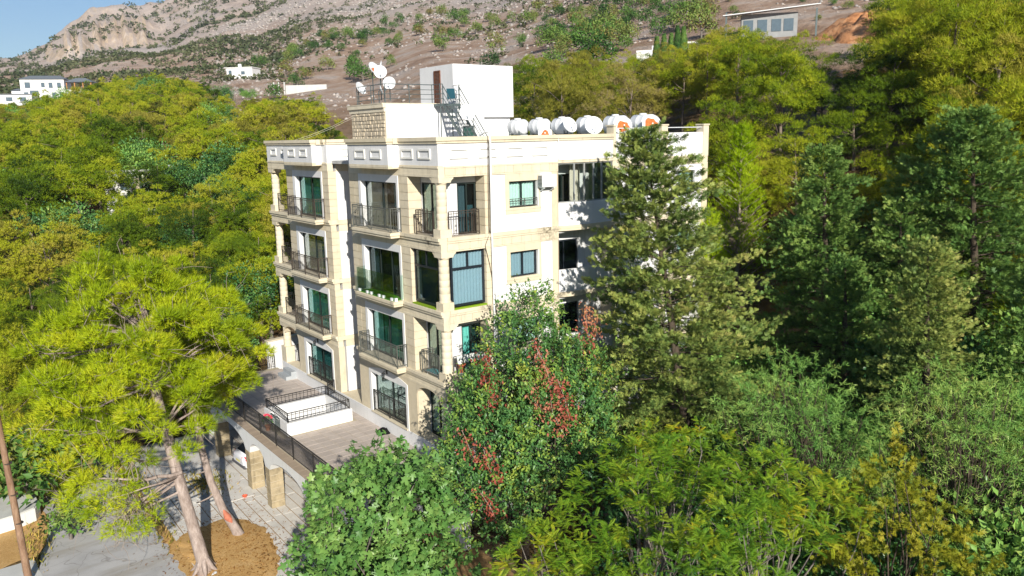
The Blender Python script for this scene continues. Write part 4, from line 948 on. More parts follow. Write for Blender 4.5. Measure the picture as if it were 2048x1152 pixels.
# blue folding chair on the landing
t = thing('folding_chair', (7.55,10.4,15.47), 'blue and white striped folding chair on the stair landing', 'chair', None, 2.4)
mb = MB(); cb_ = M['white_metal']
for s in (-.24,.24): mb.tube([(s,-.35,.32),(s,.25,.28),(s,.52,.85)],.014,6); mb.tube([(s,-.25,0),(s,.22,.42)],.014,6); mb.tube([(s,.28,0),(s,-.28,.40)],.014,6)
link('frame', mb.mesh('frame', cb_), t, False)
mb = MB()
mb.add([(-.24,-.34,.325),(.24,-.34,.325),(.24,.24,.285),(-.24,.24,.285)],[(0,1,2,3)]); link('seat', mb.mesh('seat', simple('blue_cloth',(.02,.10,.14),.8)), t, False)
mb = MB(); mb.add([(-.24,.25,.30),(.24,.25,.30),(.24,.51,.84),(-.24,.51,.84)],[(0,1,2,3)]); link('backrest', mb.mesh('backrest', simple('blue_cloth',(.02,.10,.14),.8)), t, False)
# grey pot on the roof by the tower
t = thing('roof_bucket', (10.4,7.6,12.62), 'grey bucket standing by the parapet beside the stair tower', 'bucket'); mb = MB(); mb.lathe([(.12,0),(.20,1.05),(.22,1.05),(.22,1.10)],(10.4,7.6,12.62),14); mb.build('body', M['white_plastic'], t)
# air conditioner on the right facade
t = thing('air_conditioner', (5.6,-.2,11.1), 'white air conditioner box mounted beside the top floor window', 'air conditioner')
MB().box(5.18,6.00,-.36,-.06,11.40,11.96).build('casing', M['white_plastic'], t)
mb = MB(); mb.lathe([(.24,-.372),(.25,-.364),(.02,-.368)], (5.66,0,11.68), 20, 0, R2(-math.pi/2,'X')) if False else None
mb = MB()
for i in range(7): mb.box(5.40,5.94,-.372,-.361,11.45+i*.07,11.47+i*.07)
mb.build('fan_grille', M['white_metal'], t)
mb = MB()
for i in range(8): mb.box(5.165,5.181,-.33,-.09,11.44+i*.06,11.47+i*.06)
mb.build('side_grille', M['alu_dark'], t)
mb = MB(); mb.bar((5.30,-.02,11.36),(5.30,-.36,11.36),.04); mb.bar((5.88,-.02,11.36),(5.88,-.36,11.36),.04); mb.bar((5.3,-.03,11.2),(5.3,-.34,11.36),.03); mb.bar((5.88,-.03,11.2),(5.88,-.34,11.36),.03); mb.build('bracket', M['white_metal'], t)
# washing on the first floor loggia rail, chair, orange pot
t = thing('laundry', (1.2,-.02,4.3), 'row of white cloths hung over the first floor corner railing', 'laundry')
r = random.Random(4)
for i in range(5):
    x = .55+i*.32; w = .29; vs = []; h = r.uniform(.30,.42)
    for a in range(5):
        for b_ in range(4): vs.append((x+w*a/4*(1-.12*b_/3)+.02*b_/3, -.03-.025*math.sin(a*1.5+b_)-.012*b_, FL[1]+1.09-h*b_/3*(1+.15*math.sin(a*.8))))
    MB().add(vs, [(a*4+b_,a*4+b_+1,(a+1)*4+b_+1,(a+1)*4+b_) for a in range(4) for b_ in range(3)], 0, True).build('cloth', M['curtain_w'], t)
t = thing('flower_pot', (.95,.22,FL[1]), 'orange red pot standing behind the first floor corner railing', 'pot'); MB().lathe([(.12,.0),(.19,.34),(.21,.34),(.21,.38),(.02,.37)],(.95,.22,FL[1]+.25),14).build('pot', simple('orange_clay',(.62,.16,.08),.8), t); MB().lathe([(.10,0),(.10,.25)],(.95,.22,FL[1]),10).build('foot', M['white_plastic'], t)
t = thing('folded_chair', (.33,1.2,FL[1]), 'teal folding sunbed lying on the first floor corner balcony', 'sunbed'); mb = MB()
for k in range(7): mb.cbox((.30,.78+k*.16,FL[1]+.16),.42,.10,.03)
mb.build('slats', simple('teal_cloth',(.05,.25,.27),.7), t); mb = MB(); mb.bar((.10,.7,FL[1]+.13),(.10,1.85,FL[1]+.13),.03); mb.bar((.5,.7,FL[1]+.13),(.5,1.85,FL[1]+.13),.03)
for x in (.1,.5):
    for y in (.8,1.7): mb.bar((x,y,FL[1]),(x,y,FL[1]+.13),.025)
mb.build('frame', M['white_metal'], t)
# ------------------------------------------------------------------ foliage builders
def T_tuft(n=7, spread=1.0, w=.045, rs=1):
    r = np.random.default_rng(rs); V = []; F = []
    for k in range(n):
        a = 2*math.pi*k/n + r.uniform(-.3,.3); el = spread*r.uniform(.25,1.0); L = r.uniform(.75,1.05)
        d = np.array([math.cos(el), math.sin(el)*math.cos(a), math.sin(el)*math.sin(a)]); q = np.array([0,-math.sin(a),math.cos(a)])
        b = len(V); V += [q*w, -q*w, d*L]; F.append((b,b+1,b+2))
    return np.array(V), [np.array(F)]
def T_leaf(w=.30, fold=.08):
    return np.array([(0,0,0),(.4,w,fold),(1,0,-.03),(.4,-w,fold)], float), [np.array([(0,1,2),(0,2,3)])]
def T_fig():
    out = [(0,0),(.05,.10),(-.05,.30),(.18,.30),(.22,.24),(.42,.50),(.58,.42),(.48,.16),(.80,.17),(1.0,0)]
    V = [(.25,0,.05)]; ring = out + [(x,-y) for x,y in out[-2:0:-1]]
    for x, y in ring: V.append((x, y, .05-abs(y)*.28-(x-.3)**2*.18))
    n = len(ring); return np.array(V, float), [np.array([(0, 1+i, 1+(i+1)%n) for i in range(n)])]
def T_frond(pairs=12, droop=.75, ll=.27, lw=.020):
    V = []; F = []
    def rach(t): return np.array([t*(1-.12*droop*t), 0, .18*t-droop*.55*t*t])
    for k in range(pairs):
        t = .15+.8*k/(pairs-1); p = rach(t); L = ll*(1-.55*(t-.4)**2*2); 
        for s in (-1,1):
            d = np.array([.62,s*.62,-.42]); d /= np.linalg.norm(d); q = np.array([.8,-s*.5,0]); q /= np.linalg.norm(q); b = len(V)
            V += [p, p+d*L*.5+q*lw, p+d*L, p+d*L*.5-q*lw]; F.append((b,b+1,b+2,b+3))
    b = len(V); p0, p1, p2 = rach(0), rach(.5), rach(1.0); w = np.array([0,.009,0])
    V += [p0+w,p0-w,p1-w,p1+w,p2+w,p2-w]; F += [(b,b+1,b+2,b+3),(b+3,b+2,b+5,b+4)]
    return np.array(V), [np.array(F)]
def T_blade(w=.05, bend=.25):
    return np.array([(0,.01,0),(0,-.01,0),(.5,-w,.04),(.5,w,.04),(1,0,-bend)], float), [np.array([(0,1,2,3)]), np.array([(3,2,4)])]
def T_spray(n=5, w=.07, rs=1):
    """flat cypress spray: a stem with side fingers"""
    r = np.random.default_rng(rs); V = []; F = []
    def fin(p, d, L, ww):
        q = np.array([-d[1], d[0], 0]); b = len(V); V.extend([p+q*ww*.5, p-q*ww*.5, p+d*L*.55-q*ww, p+d*L, p+d*L*.55+q*ww]); F.append((b,b+1,b+2,b+3,b+4))
    fin(np.zeros(3), np.array([1.,0,0]), 1.0, w*.8)
    for k in range(n):
        t = .12+.66*k/n; s = 1 if k % 2 else -1; a = s*r.uniform(.6,.95); d = np.array([math.cos(a), math.sin(a), r.uniform(-.35,.1)]); d /= np.linalg.norm(d)
        fin(np.array([t,0,0]), d, (.62-.4*t)*r.uniform(.8,1.15), w)
    return np.array(V), [np.array(F)]
def unit(v): return v/np.maximum(np.linalg.norm(v, axis=-1, keepdims=True), 1e-9)
class Fol:
    """collects leaves for one crown mesh"""
    def __init__(s): s.V = []; s.F = {}; s.r = {}; s.n = 0
    def put(s, P, A, N, S, T, rnd, rng=None):
        tv, tf = T; P = np.asarray(P, float); A = unit(np.asarray(A, float)); N = np.asarray(N, float); n = len(P)
        N = unit(N - A*np.sum(A*N, 1, keepdims=True) + 1e-6); B = np.cross(N, A); S = np.asarray(S, float).reshape(-1,1,1)
        vv = (tv[None,:,0:1]*A[:,None,:] + tv[None,:,1:2]*B[:,None,:] + tv[None,:,2:3]*N[:,None,:])*S + P[:,None,:]
        s.V.append(vv.reshape(-1,3)); m = len(tv); off = s.n + np.arange(n)*m
        for f in tf:
            k = f.shape[1]; s.F.setdefault(k, []).append((off[:,None,None]+f[None]).reshape(-1,k)); s.r.setdefault(k, []).append(np.repeat(rnd, len(f)))
        s.n += n*m
    def mesh(s, name, mat):
        ks = sorted(s.F); Fs = [np.concatenate(s.F[k]) for k in ks]; r = np.concatenate([np.concatenate(s.r[k]) for k in ks])
        return npmesh(name, np.concatenate(s.V), Fs, mat, r)
def sph(rng, n, zmin=-1.0):
    z = rng.uniform(zmin, 1, n); a = rng.uniform(0, 2*math.pi, n); r = np.sqrt(1-z*z); return np.stack([r*np.cos(a), r*np.sin(a), z], 1)
def limb(mb, a, b, r0, r1, rng, sag=.12, n=5, sides=6, up=.0):
    a = np.array(a, float); b = np.array(b, float); L = np.linalg.norm(b-a); pts = []; off = rng.normal(0, 1, 3)*L*sag*.5
    for i in range(n):
        t = i/(n-1); pts.append(a+(b-a)*t + off*math.sin(math.pi*t) + np.array([0,0,-up*L*math.sin(math.pi*t)]) + rng.normal(0,1,3)*L*.012*(0<i<n-1))
    mb.tube(pts, [r0+(r1-r0)*(i/(n-1))**.8 for i in range(n)], sides, caps=False); return pts
M['pine_bark'] = bark('pine_bark', (.20,.15,.125), (.54,.45,.40), 5)
M['pine_bark_d'] = bark('dark_pine_bark', (.11,.08,.06), (.33,.27,.22), 5)  # darker bark for the forest pines
M['twig'] = simple('dead_twig', (.33,.27,.22), .95, 0, .1, .3, 3)
M['bark_grey'] = bark('grey_bark', (.10,.085,.07), (.30,.27,.235), 7)
M['bark_dark'] = bark('dark_bark', (.04,.03,.022), (.15,.12,.09), 7)
PINE = [(.12,'#3d4310'),(.34,'#75780f'),(.55,'#99970f'),(.75,'#b3ab18'),(.95,'#8c7a2c')]
M['pine_near'] = leafmat('bright_pine_needles', [(.10,'#4a6010'),(.32,'#829a12'),(.55,'#a6b81a'),(.78,'#bfc326'),(.97,'#9a8440')], .20, .03, .2, .5)
M['pine_far'] = leafmat('pine_needles', [(.02,'#334a12'),(.28,'#637c17'),(.52,'#8a9a1a'),(.76,'#a9ad28'),(.97,'#a19a3a')], .12, .26, .15, .22)
M['pine_lime'] = leafmat('young_pine_needles', [(.05,'#5c7d10'),(.35,'#8fae14'),(.65,'#adc61e'),(.95,'#c2cf3a')], .38, .05, .15, .5)
M['pine_dull'] = leafmat('dry_pine_needles', [(.02,'#42461c'),(.3,'#70702a'),(.55,'#918e32'),(.75,'#a09648'),(.97,'#948464')], .12, .16, .15, .3)
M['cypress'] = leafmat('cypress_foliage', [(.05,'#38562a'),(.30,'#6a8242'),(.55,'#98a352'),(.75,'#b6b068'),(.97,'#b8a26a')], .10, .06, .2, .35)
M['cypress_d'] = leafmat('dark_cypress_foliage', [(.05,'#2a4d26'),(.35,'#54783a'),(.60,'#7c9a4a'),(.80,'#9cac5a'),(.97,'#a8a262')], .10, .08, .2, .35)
M['fig'] = leafmat('fig_leaves', [(.05,'#345e28'),(.35,'#598440'),(.6,'#7a9e50'),(.85,'#9eb464'),(.97,'#b4b04c')], .16, .03, .35, .8, .42)
M['carob'] = leafmat('evergreen_leaves', [(.03,'#24482c'),(.33,'#426f3c'),(.56,'#5f8a48'),(.74,'#8aa544'),(.97,'#b3a843')], .14, .06, .35, .7, .4)
M['jac'] = leafmat('feathery_leaves', [(.05,'#355f1a'),(.32,'#5f8a22'),(.58,'#86a42a'),(.80,'#aab22a'),(.97,'#cfae22')], .24, .05, .25, .55)
M['acacia'] = leafmat('willow_like_leaves', [(.05,'#41702f'),(.35,'#6c9c48'),(.6,'#8fb456'),(.8,'#acbc60'),(.97,'#ab9254')], .18, .06, .3, .45)
M['gold'] = leafmat('golden_foliage', [(.05,'#525e18'),(.4,'#7d8722'),(.7,'#9c982c'),(.97,'#b3a644')], .2, .05, .2, .6)
M['olive'] = leafmat('scrub_leaves', [(.05,'#2e5226'),(.3,'#4e7434'),(.55,'#6a8a40'),(.78,'#84944c'),(.97,'#88764a')], .10, .30, .15, .3)
M['vine'] = leafmat('red_creeper_leaves', [(.05,'#7c2f2c'),(.35,'#b25a4c'),(.6,'#c57c64'),(.8,'#cda173'),(.97,'#a3a058')], .35, .05, .25, .6)
M['scrub'] = leafmat('mountain_scrub_leaves', [(.05,'#2c3a2a'),(.3,'#465238'),(.55,'#5c6444'),(.8,'#737356'),(.97,'#7a6d54')], .12, .0, .1, .02)
TU7, TU5, TU6 = T_tuft(8,1.05,.035,1), T_tuft(5,1.1,.075,2), T_tuft(6,1.05,.045,4); LEAF, LEAFN = T_leaf(.26), T_leaf(.16,.05); FIGT, FRND, BLD = T_fig(), T_frond(), T_blade(); SPR, SPRB = T_spray(8,.050,3), T_spray(6,.062,5)
def blob_tufts(fol, C, rad, n, rng, T, L, flat=.65, up=.5, rbase=None, cen=None):
    """tufts of needles over the outside of each clump; C (k,3), rad (k,)"""
    k = len(C); d = sph(rng, n*k, -.55).reshape(k, n, 3); rr = rng.uniform(.55, 1.0, (k,n,1))
    P = C[:,None,:] + d*rr*rad[:,None,None]*np.array([1,1,flat]); out = d + np.array([0,0,up]) + rng.normal(0,.35,(k,n,3))
    if cen is not None: out = out + .5*unit(C-cen)[:,None,:]
    rn = np.clip((rbase if rbase is not None else rng.uniform(0,1,k))[:,None]*.7 + rng.uniform(0,.34,(k,n)) + 0*d[:,:,2], 0, 1)
    fol.put(P.reshape(-1,3), out.reshape(-1,3), rng.normal(0,1,(k*n,3)), (L*rng.uniform(.7,1.25,k*n)), T, rn.ravel())
def crown_points(rng, n, cen, rad, shell=.55, zmin=-.5, lump=.22):
    d = sph(rng, n, zmin); ph = rng.uniform(0,6.28,(5,)); f = 1 + lump*(np.sin(d[:,0]*3.1+ph[0])*np.sin(d[:,1]*3.7+ph[1]) + .6*np.sin(d[:,2]*5+ph[2]+d[:,0]*4))
    r = (shell+(1-shell)*rng.uniform(0,1,n)**.6)*f; return np.asarray(cen)+d*r[:,None]*np.asarray(rad)
# ---- prototype forest pines (built once, then copied)
def forest_pine(seed, H, R, nc, nt, mat, L=.26, bare=.30, T=None):
    rng = np.random.default_rng(seed); R *= .90; cen = np.array([rng.normal(0,.25), rng.normal(0,.25), H*(bare+1)/2+.1]); rad = np.array([R, R*rng.uniform(.85,1.1), H*(1-bare)/2])
    C = crown_points(rng, nc, cen, rad, .50, -.75, .32); C[:,2] = np.maximum(C[:,2], H*.22); cr = rng.uniform(.33,.72,nc)*R/2.6
    f = Fol(); blob_tufts(f, C, cr, nt, rng, T or TU5, L, .62, .55, cen=cen); crown = f.mesh('pine_crown', mat)
    mb = MB(); lean = rng.normal(0,.35,2)
    tp = [(0,0,-1.2),(lean[0]*.3,lean[1]*.3,H*.3),(lean[0]*.7,lean[1]*.7,H*.6),(lean[0],lean[1],H*.92)]; mb.tube(tp, [.17,.13,.08,.02], 7, caps=False)
    for q in C[::8]:
        t = min(.9, max(.25, (q[2]/H)-.18)); a = np.array([lean[0]*t, lean[1]*t, H*t]); limb(mb, a, q, .042, .010, rng, .15, 4, 4)
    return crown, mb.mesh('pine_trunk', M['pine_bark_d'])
PP = [forest_pine(10+i, *a) for i, a in enumerate([(7.0,2.9,96,48,M['pine_far']),(6.2,3.1,98,46,M['pine_far'],.26,.16),(7.8,3.0,104,46,M['pine_far']),(5.2,2.5,80,46,M['pine_far'],.24,.08),(6.6,3.0,90,44,M['pine_dull']),(9.2,3.3,130,70,M['pine_far'],.23,.22,TU6),(8.4,3.5,130,62,M['pine_dull'],.23,.16,TU6),(7.0,3.3,130,66,M['pine_far'],.22,.06,TU6)])]
def put_tree(name, meshes, loc, s, rz, label, cat, group, sz=None, names=('crown','trunk')):
    t = thing(name, loc, label, cat, group, rz); t.scale = (s, s, sz or s)
    for nme, me in zip(names, meshes):
        o = bpy.data.objects.new(nme, me); COL.objects.link(o); o.parent = t
    return t
def bushproto(seed, R, H, nl, L, mat, trunk=True):
    rng = np.random.default_rng(seed); nc = 26; C = crown_points(rng, nc, (0,0,H*.55), (R,R*.95,H*.42), .4, -.6, .25); f = Fol(); n = nl//nc
    d = sph(rng, n*nc, -.6).reshape(nc,n,3); cr = rng.uniform(.28,.5,nc)*R
    P = C[:,None,:]+d*cr[:,None,None]*rng.uniform(.5,1,(nc,n,1)); rn = np.clip(rng.uniform(0,1,nc)[:,None]*.5+rng.uniform(0,.5,(nc,n)),0,1)
    f.put(P.reshape(-1,3), (d+rng.normal(0,.6,d.shape)).reshape(-1,3), (d+np.array([0,0,.6])).reshape(-1,3), L*rng.uniform(.7,1.3,n*nc), LEAF, rn.ravel())
    mb = MB()
    mb.tube([(0,0,-.8),(.05,.02,H*.25),(0,0,H*.55)], [.13,.10,.05], 6, caps=False)
    for q in C[::4]: limb(mb, (.03,.01,H*.25), q, .05, .012, rng, .15, 4, 4)
    return f.mesh('bush_crown', mat), mb.mesh('bush_trunk', M['bark_grey'])
FB = [bushproto(46,1.7,2.7,5200,.125,M['carob']), bushproto(47,1.8,2.6,5200,.13,M['acacia'])]
BP = [bushproto(40,1.7,2.9,900,.30,M['olive']), bushproto(41,2.0,3.0,900,.32,M['olive']), bushproto(42,1.3,2.2,700,.26,M['olive']), bushproto(43,1.5,3.6,800,.30,M['olive'])]
def proj_y(p):
    d = Vector(p)-CAM; return 576-1587.6*d.dot(_u)/d.dot(_f)
TREELINE = ([-300,0,85,160,205,330,430,480,530,640,1040,1200,1300,1400,1440,1490,1560,1620,1680,1730,1775,1800,2300],[205,203,192,185,162,142,168,196,190,186,102,96,96,62,36,50,56,84,96,140,60,-80,-80])
def fit(p, u, H, s):
    """the tree crowns stay under the treeline seen from the yard side"""
    lim = np.interp(u, *TREELINE)
    while s > .4 and proj_y((p.x,p.y,p.z+H*s)) < lim: s *= .94
    return s
HTS = [7.6,6.9,8.5,5.8,7.2,9.9,9.1,7.7]
# ---- the forest left of the building
rf_ = np.random.default_rng(77); placed = []
def free(x, y, d): return all((x-a)**2+(y-b)**2 > d*d for a, b in placed)
def on_building(x, y, m=1.5): return (-5.6-m < x < 17+m) and (-2-m < y < 20.5+m)
n = 0; tries = 0
while n < 230 and tries < 12000:
    tries += 1; u = rf_.uniform(-260, 640); D = math.sqrt(rf_.uniform(50**2, 212**2))
    top = np.interp(u, [-260,0,60,120,250,330,420,540,640], [150,178,184,196,205,212,196,150,128])
    if D > top or (u < 240 and D > 192) or (u > 520 and D < 62) or (u < 60 and D < 53): continue
    if 415 < u < 520 and 100 < D < 128: continue          # bare clearing
    if abs(u-268) < 26 and 80 < D < 98: continue            # the small house among the trees
    p_ = at(u, D)
    if on_building(p_.x, p_.y, 3) or not free(p_.x, p_.y, 3.2+D*.011): continue
    placed.append((p_.x, p_.y)); k = int(rf_.choice([0,1,2,3,4], p=[.22,.28,.18,.18,.14])) if D > 66 else int(rf_.choice([7,3,1,7])); s = fit(p_, u, HTS[k], rf_.uniform(.85,1.2))
    dull = k == 4
    if s < .45: continue
    zone = ('on the ridge line of the left forest under the mountain' if D > 150 else 'beside the bare clearing left of the flat roof' if u > 400 and D > 90 else 'close behind the left wing of the building' if u > 400 else 'around the small white house in the left forest' if u > 180 and D > 75 else 'low in the left forest behind the umbrella pine' if D < 78 else 'in the left part of the forest below the far villa')
    put_tree('pine_tree', PP[k], (p_.x,p_.y,p_.z-.2), s, rf_.uniform(0,6.28), ('dull brownish pine ' if dull else 'yellow green pine ')+zone, 'tree', ('dull pines ' if dull else 'green pines ')+zone, s*rf_.uniform(.9,1.12)); n += 1
for i in range(34):
    u = rf_.uniform(-60, 520); D = rf_.uniform(52, 170); p_ = at(u, D)
    if on_building(p_.x, p_.y, 4): continue
    s = fit(p_, u, 3.0, rf_.uniform(1.2,2.1)); put_tree('evergreen_shrub', FB[0 if i % 4 else 1], (p_.x,p_.y,p_.z+1.2), s, rf_.uniform(0,6.28), 'darker broadleaf shrub growing among the pines of the left forest', 'shrub', 'dark shrubs among the left pines')
# ---- pines on the slope behind and right of the building
hand = [(1075,66,1.0,0),(1130,60,1.05,6),(1195,64,1.05,2),(1255,60,1.1,6),(1315,66,1.1,4),(1370,62,1.0,5),(1110,78,1.1,5),(1180,82,1.0,6),(1270,80,1.1,0),(1340,84,1.1,6),(1420,60,1.1,5),(1480,56,1.15,2),(1570,52.5,1.35,5),(1650,56,1.2,5),(1700,62,1.15,2),(1440,76,1.2,0),(1530,70,1.2,6),(1610,74,1.1,5),(1420,96,1.25,5),(1490,90,1.0,1),
        (1830,56,1.35,2),(1900,51,1.45,5),(1985,50,1.5,5),(2060,53,1.5,2),(1800,68,1.3,5),(1880,66,1.3,0),(1960,64,1.4,5),(2040,68,1.4,2),(2120,60,1.4,0),(1920,84,1.4,5),(2010,86,1.4,2),(2100,80,1.4,5),(1840,92,1.2,0),(1050,88,.95,2),(1220,96,1.0,1),(1030,74,.8,3),(2000,44,1.2,0),(2080,45,1.3,2),
        (1060,60,.9,7),(1160,70,.95,6),(1235,72,1.0,7),(1300,74,1.0,5),(1385,74,1.1,7),(1400,67,1.1,6),(1455,66,1.0,7),(1500,63,1.1,5),(1590,61,1.0,7),(1560,77,1.2,7),(1660,70,1.2,6),(1680,80,1.2,5),(1760,60,1.1,7),(1740,74,1.2,7),(1790,82,1.2,5),(1855,60,1.2,7),(1930,57,1.3,5),(2020,57,1.3,7),(1960,75,1.4,7),(2075,70,1.4,5),(1780,53,1.0,7),(1720,51,.8,7),(1505,49,.75,7),(1610,48.5,.7,7),(1460,52,.8,7),(1890,46,.9,7),(1960,46,1.0,5),(2050,40,.9,7),(1640,44,.6,3),(1800,46,.7,7),(1350,92,1.0,5),(1290,98,1.0,7),(1150,98,1.0,7),(1100,94,1.0,6),(1580,88,1.0,7),(1630,86,1.0,5),(1680,84,1.0,7),(1545,91,1.0,6),(1460,90,1.1,7),(1395,88,1.1,5),(1700,90,1.0,7),(1605,94,.9,7),(1655,92,.9,6),(1500,84,1.0,7),(1725,82,.9,7),(1490,97,.9,7),(1530,96,.85,7),(1568,97,.85,5),(1600,99,.9,7),(1655,98,.9,7),(1690,97,.9,7),(2180,52,1.3,5),(2260,56,1.3,7),(2200,66,1.3,5),(2350,60,1.3,7),(2300,70,1.3,5),(2200,44,1.0,7),(2330,48,1.2,5),(2450,56,1.2,7)]
for i, (u, D, s, k) in enumerate(hand):
    p_ = at(u, D); 
    if on_building(p_.x, p_.y, .5): continue
    k = {0:5,1:7,2:5,3:7,4:6}.get(k,k); s = fit(p_, u, HTS[k]*1.03, s)
    if s < .42: continue
    placed.append((p_.x,p_.y)); right = u > 1400
    dl = 'dull olive brown pine ' if k in (4,6) else ('low bushy pine ' if k in (3,7) else 'green pine ')
    zone = ('high at the top right corner of the slope' if u > 1760 and D > 62 else 'standing at the right edge behind the largest cypress' if u > 1760 else 'on the slope just right of the flat roof' if u > 1400 and D < 58 else 'on the upper slope below the grey metal shed' if u > 1400 else 'between the stair tower and the roof tanks' if u < 1140 else 'behind the middle roof tanks' if u < 1280 else 'behind the rusty dishes at the roof end')
    lab = dl + zone; gr = dl + 'trees ' + zone
    put_tree('pine_tree', PP[k], (p_.x,p_.y,p_.z-.3), s, rf_.uniform(0,6.28), lab, 'tree', gr, s*rf_.uniform(.95,1.1))
# ---- scrub trees and olives of the upper slope
nb = 0; tries = 0
while nb < 298 and tries < 12000:
    tries += 1; u = rf_.uniform(520, 2000); D = math.sqrt(rf_.uniform(98**2, 330**2))
    if nb >= 190: u = rf_.uniform(1120, 1900); D = math.sqrt(rf_.uniform(100**2, 215**2))
    lim = np.interp(u, [520,620,760,900,1050,1200,1400,1800], [150,150,135,140,105,100,110,112])
    if D < lim: continue
    if 560 < u < 900 and D < 235 and rf_.uniform() < .62: continue
    if (1440 < u < 1610 and 86 < D < 122) or (1660 < u < 1800 and 88 < D < 118) or (1230 < u < 1400 and 86 < D < 118) or (440 < u < 560 and 200 < D < 280): continue
    p_ = at(u, D)
    if not free(p_.x, p_.y, 3.0+D*.008): continue
    placed.append((p_.x,p_.y)); k = int(rf_.integers(0,4)); s = rf_.uniform(.75,1.45)
    s = fit(p_, u, 3.2, s) if u > 1420 else s
    zn = ('left of the stair tower' if u < 830 else 'right above the stair tower' if u < 1050 else 'above the roof tanks' if u < 1400 else 'around the grey metal shed' if u < 1660 else 'by the orange earth mound') + (' on the lower part' if D < 150 else ' half way up' if D < 215 else ' higher up')
    put_tree('scrub_tree', BP[k], (p_.x,p_.y,p_.z-.15), s, rf_.uniform(0,6.28), 'dark green scrub tree on the slope '+zn, 'tree', 'scrub trees '+zn); nb += 1
# ---- countless small shrubs and rocks of the mountain
def scatter_shrubs():
    rng = np.random.default_rng(9); n = 34000; u = rng.uniform(-200, 2250, n); D = np.sqrt(rng.uniform(200**2, 1250**2, n)); D[:15000] = np.sqrt(rng.uniform(150**2, 520**2, 15000))
    a = np.arctan((u-1024)/(1587.6*1.02)); fx = math.atan2(_f.y,_f.x); x = CAM.x+D*np.cos(fx-a); y = CAM.y+D*np.sin(fx-a); z = hgt(x,y)
    dens = rough(x*.9+40, y*.9, 0, 22); dens = (dens-dens.mean())/dens.std(); wood = (D > 640) | ((u < 620) & (D > 270))
    keep = rng.uniform(0,1,n) < np.where(wood, .50+.33*dens, .36+.26*dens)
    cliff = (D > 757) & (D < 815) & (u > 110) & (u < 335); keep &= ~(cliff & (rng.uniform(0,1,n) < .9))
    keep &= ~((D < 205) & (u < 560))
    x, y, z, D, u = x[keep], y[keep], z[keep], D[keep], u[keep]; n = len(x); s = rng.uniform(.5,1.5,n)*np.where(D > 640, 1.7, .95)*np.where((u < 620) & (D > 300), 1.5, 1.0); f = Fol()
    m = 15; d = sph(rng, n*m, -.15).reshape(n,m,3); P = np.stack([x,y,z],1)[:,None,:]+d*s[:,None,None]*np.array([1,1,1.05])*rng.uniform(.35,.8,(n,m,1)); 
    f.put(P.reshape(-1,3), (d+rng.normal(0,.5,d.shape)).reshape(-1,3), (d+np.array([0,0,.8])).reshape(-1,3), np.repeat(s,m)*rng.uniform(.45,.8,n*m), T_leaf(.50,.15), np.clip(np.repeat(rng.uniform(0,1,n),m)*.6+rng.uniform(0,.4,n*m),0,1))
    o = link('mountain_scrub', f.mesh('mountain_scrub', M['scrub'])); tag(o, 'thousands of small dark shrubs dotted over the stony mountain slope', 'shrubs', kind='stuff')
    n = 30000; u = rng.uniform(450, 2100, n); D = np.sqrt(rng.uniform(120**2, 620**2, n)); a = np.arctan((u-1024)/(1587.6*1.02)); x = CAM.x+D*np.cos(fx-a); y = CAM.y+D*np.sin(fx-a)
    dens = rough(x*1.4-70, y*1.4, 4, 26); k = rng.uniform(0,1,n) < .40+.3*(dens-dens.mean())/dens.std(); x, y, D = x[k], y[k], D[k]; z = hgt(x,y); n = len(x); s = rng.uniform(.2,.8,n)**1.3*np.interp(D,[120,600],[.75,2.2])
    ov = np.array([(1,0,0),(.3,.9,0),(-.8,.6,0),(-.8,-.6,0),(.3,-.9,0),(0,0,.75),(0,0,-.5)]); of = np.array([(i,(i+1)%5,5) for i in range(5)]+[((i+1)%5,i,6) for i in range(5)])
    j = rng.uniform(.65,1.3,(n,7,3)); rz = rng.uniform(0,6.28,n); c, q = np.cos(rz), np.sin(rz); vv = ov[None]*j*s[:,None,None]; vx = vv[:,:,0]*c[:,None]-vv[:,:,1]*q[:,None]; vy = vv[:,:,0]*q[:,None]+vv[:,:,1]*c[:,None]
    V = np.stack([vx+x[:,None], vy+y[:,None], vv[:,:,2]+z[:,None]],2).reshape(-1,3); F = (np.arange(n)[:,None,None]*7+of[None]).reshape(-1,3)
    m_, nt, b = newmat('grey_boulder'); c_ = ramp(nt, noise(nt, .5, 6, .6, geo_pos(nt)), [(.3,(.22,.20,.18)),(.55,(.40,.36,.33)),(.8,(.52,.44,.37))]); nt.links.new(c_, b.inputs['Base Color']); b.inputs['Roughness'].default_value = .95
    o = link('slope_rocks', npmesh('slope_rocks', V, F, m_)); tag(o, 'grey boulders strewn over the stony mountain slope', 'rocks', kind='stuff')
scatter_shrubs()
# ------------------------------------------------------------------ trees close to the building, each one its own
def G3(v): return np.array(v, float)
def own(name, loc, label, cat='tree', group=None): return thing(name, loc, label, cat, group)
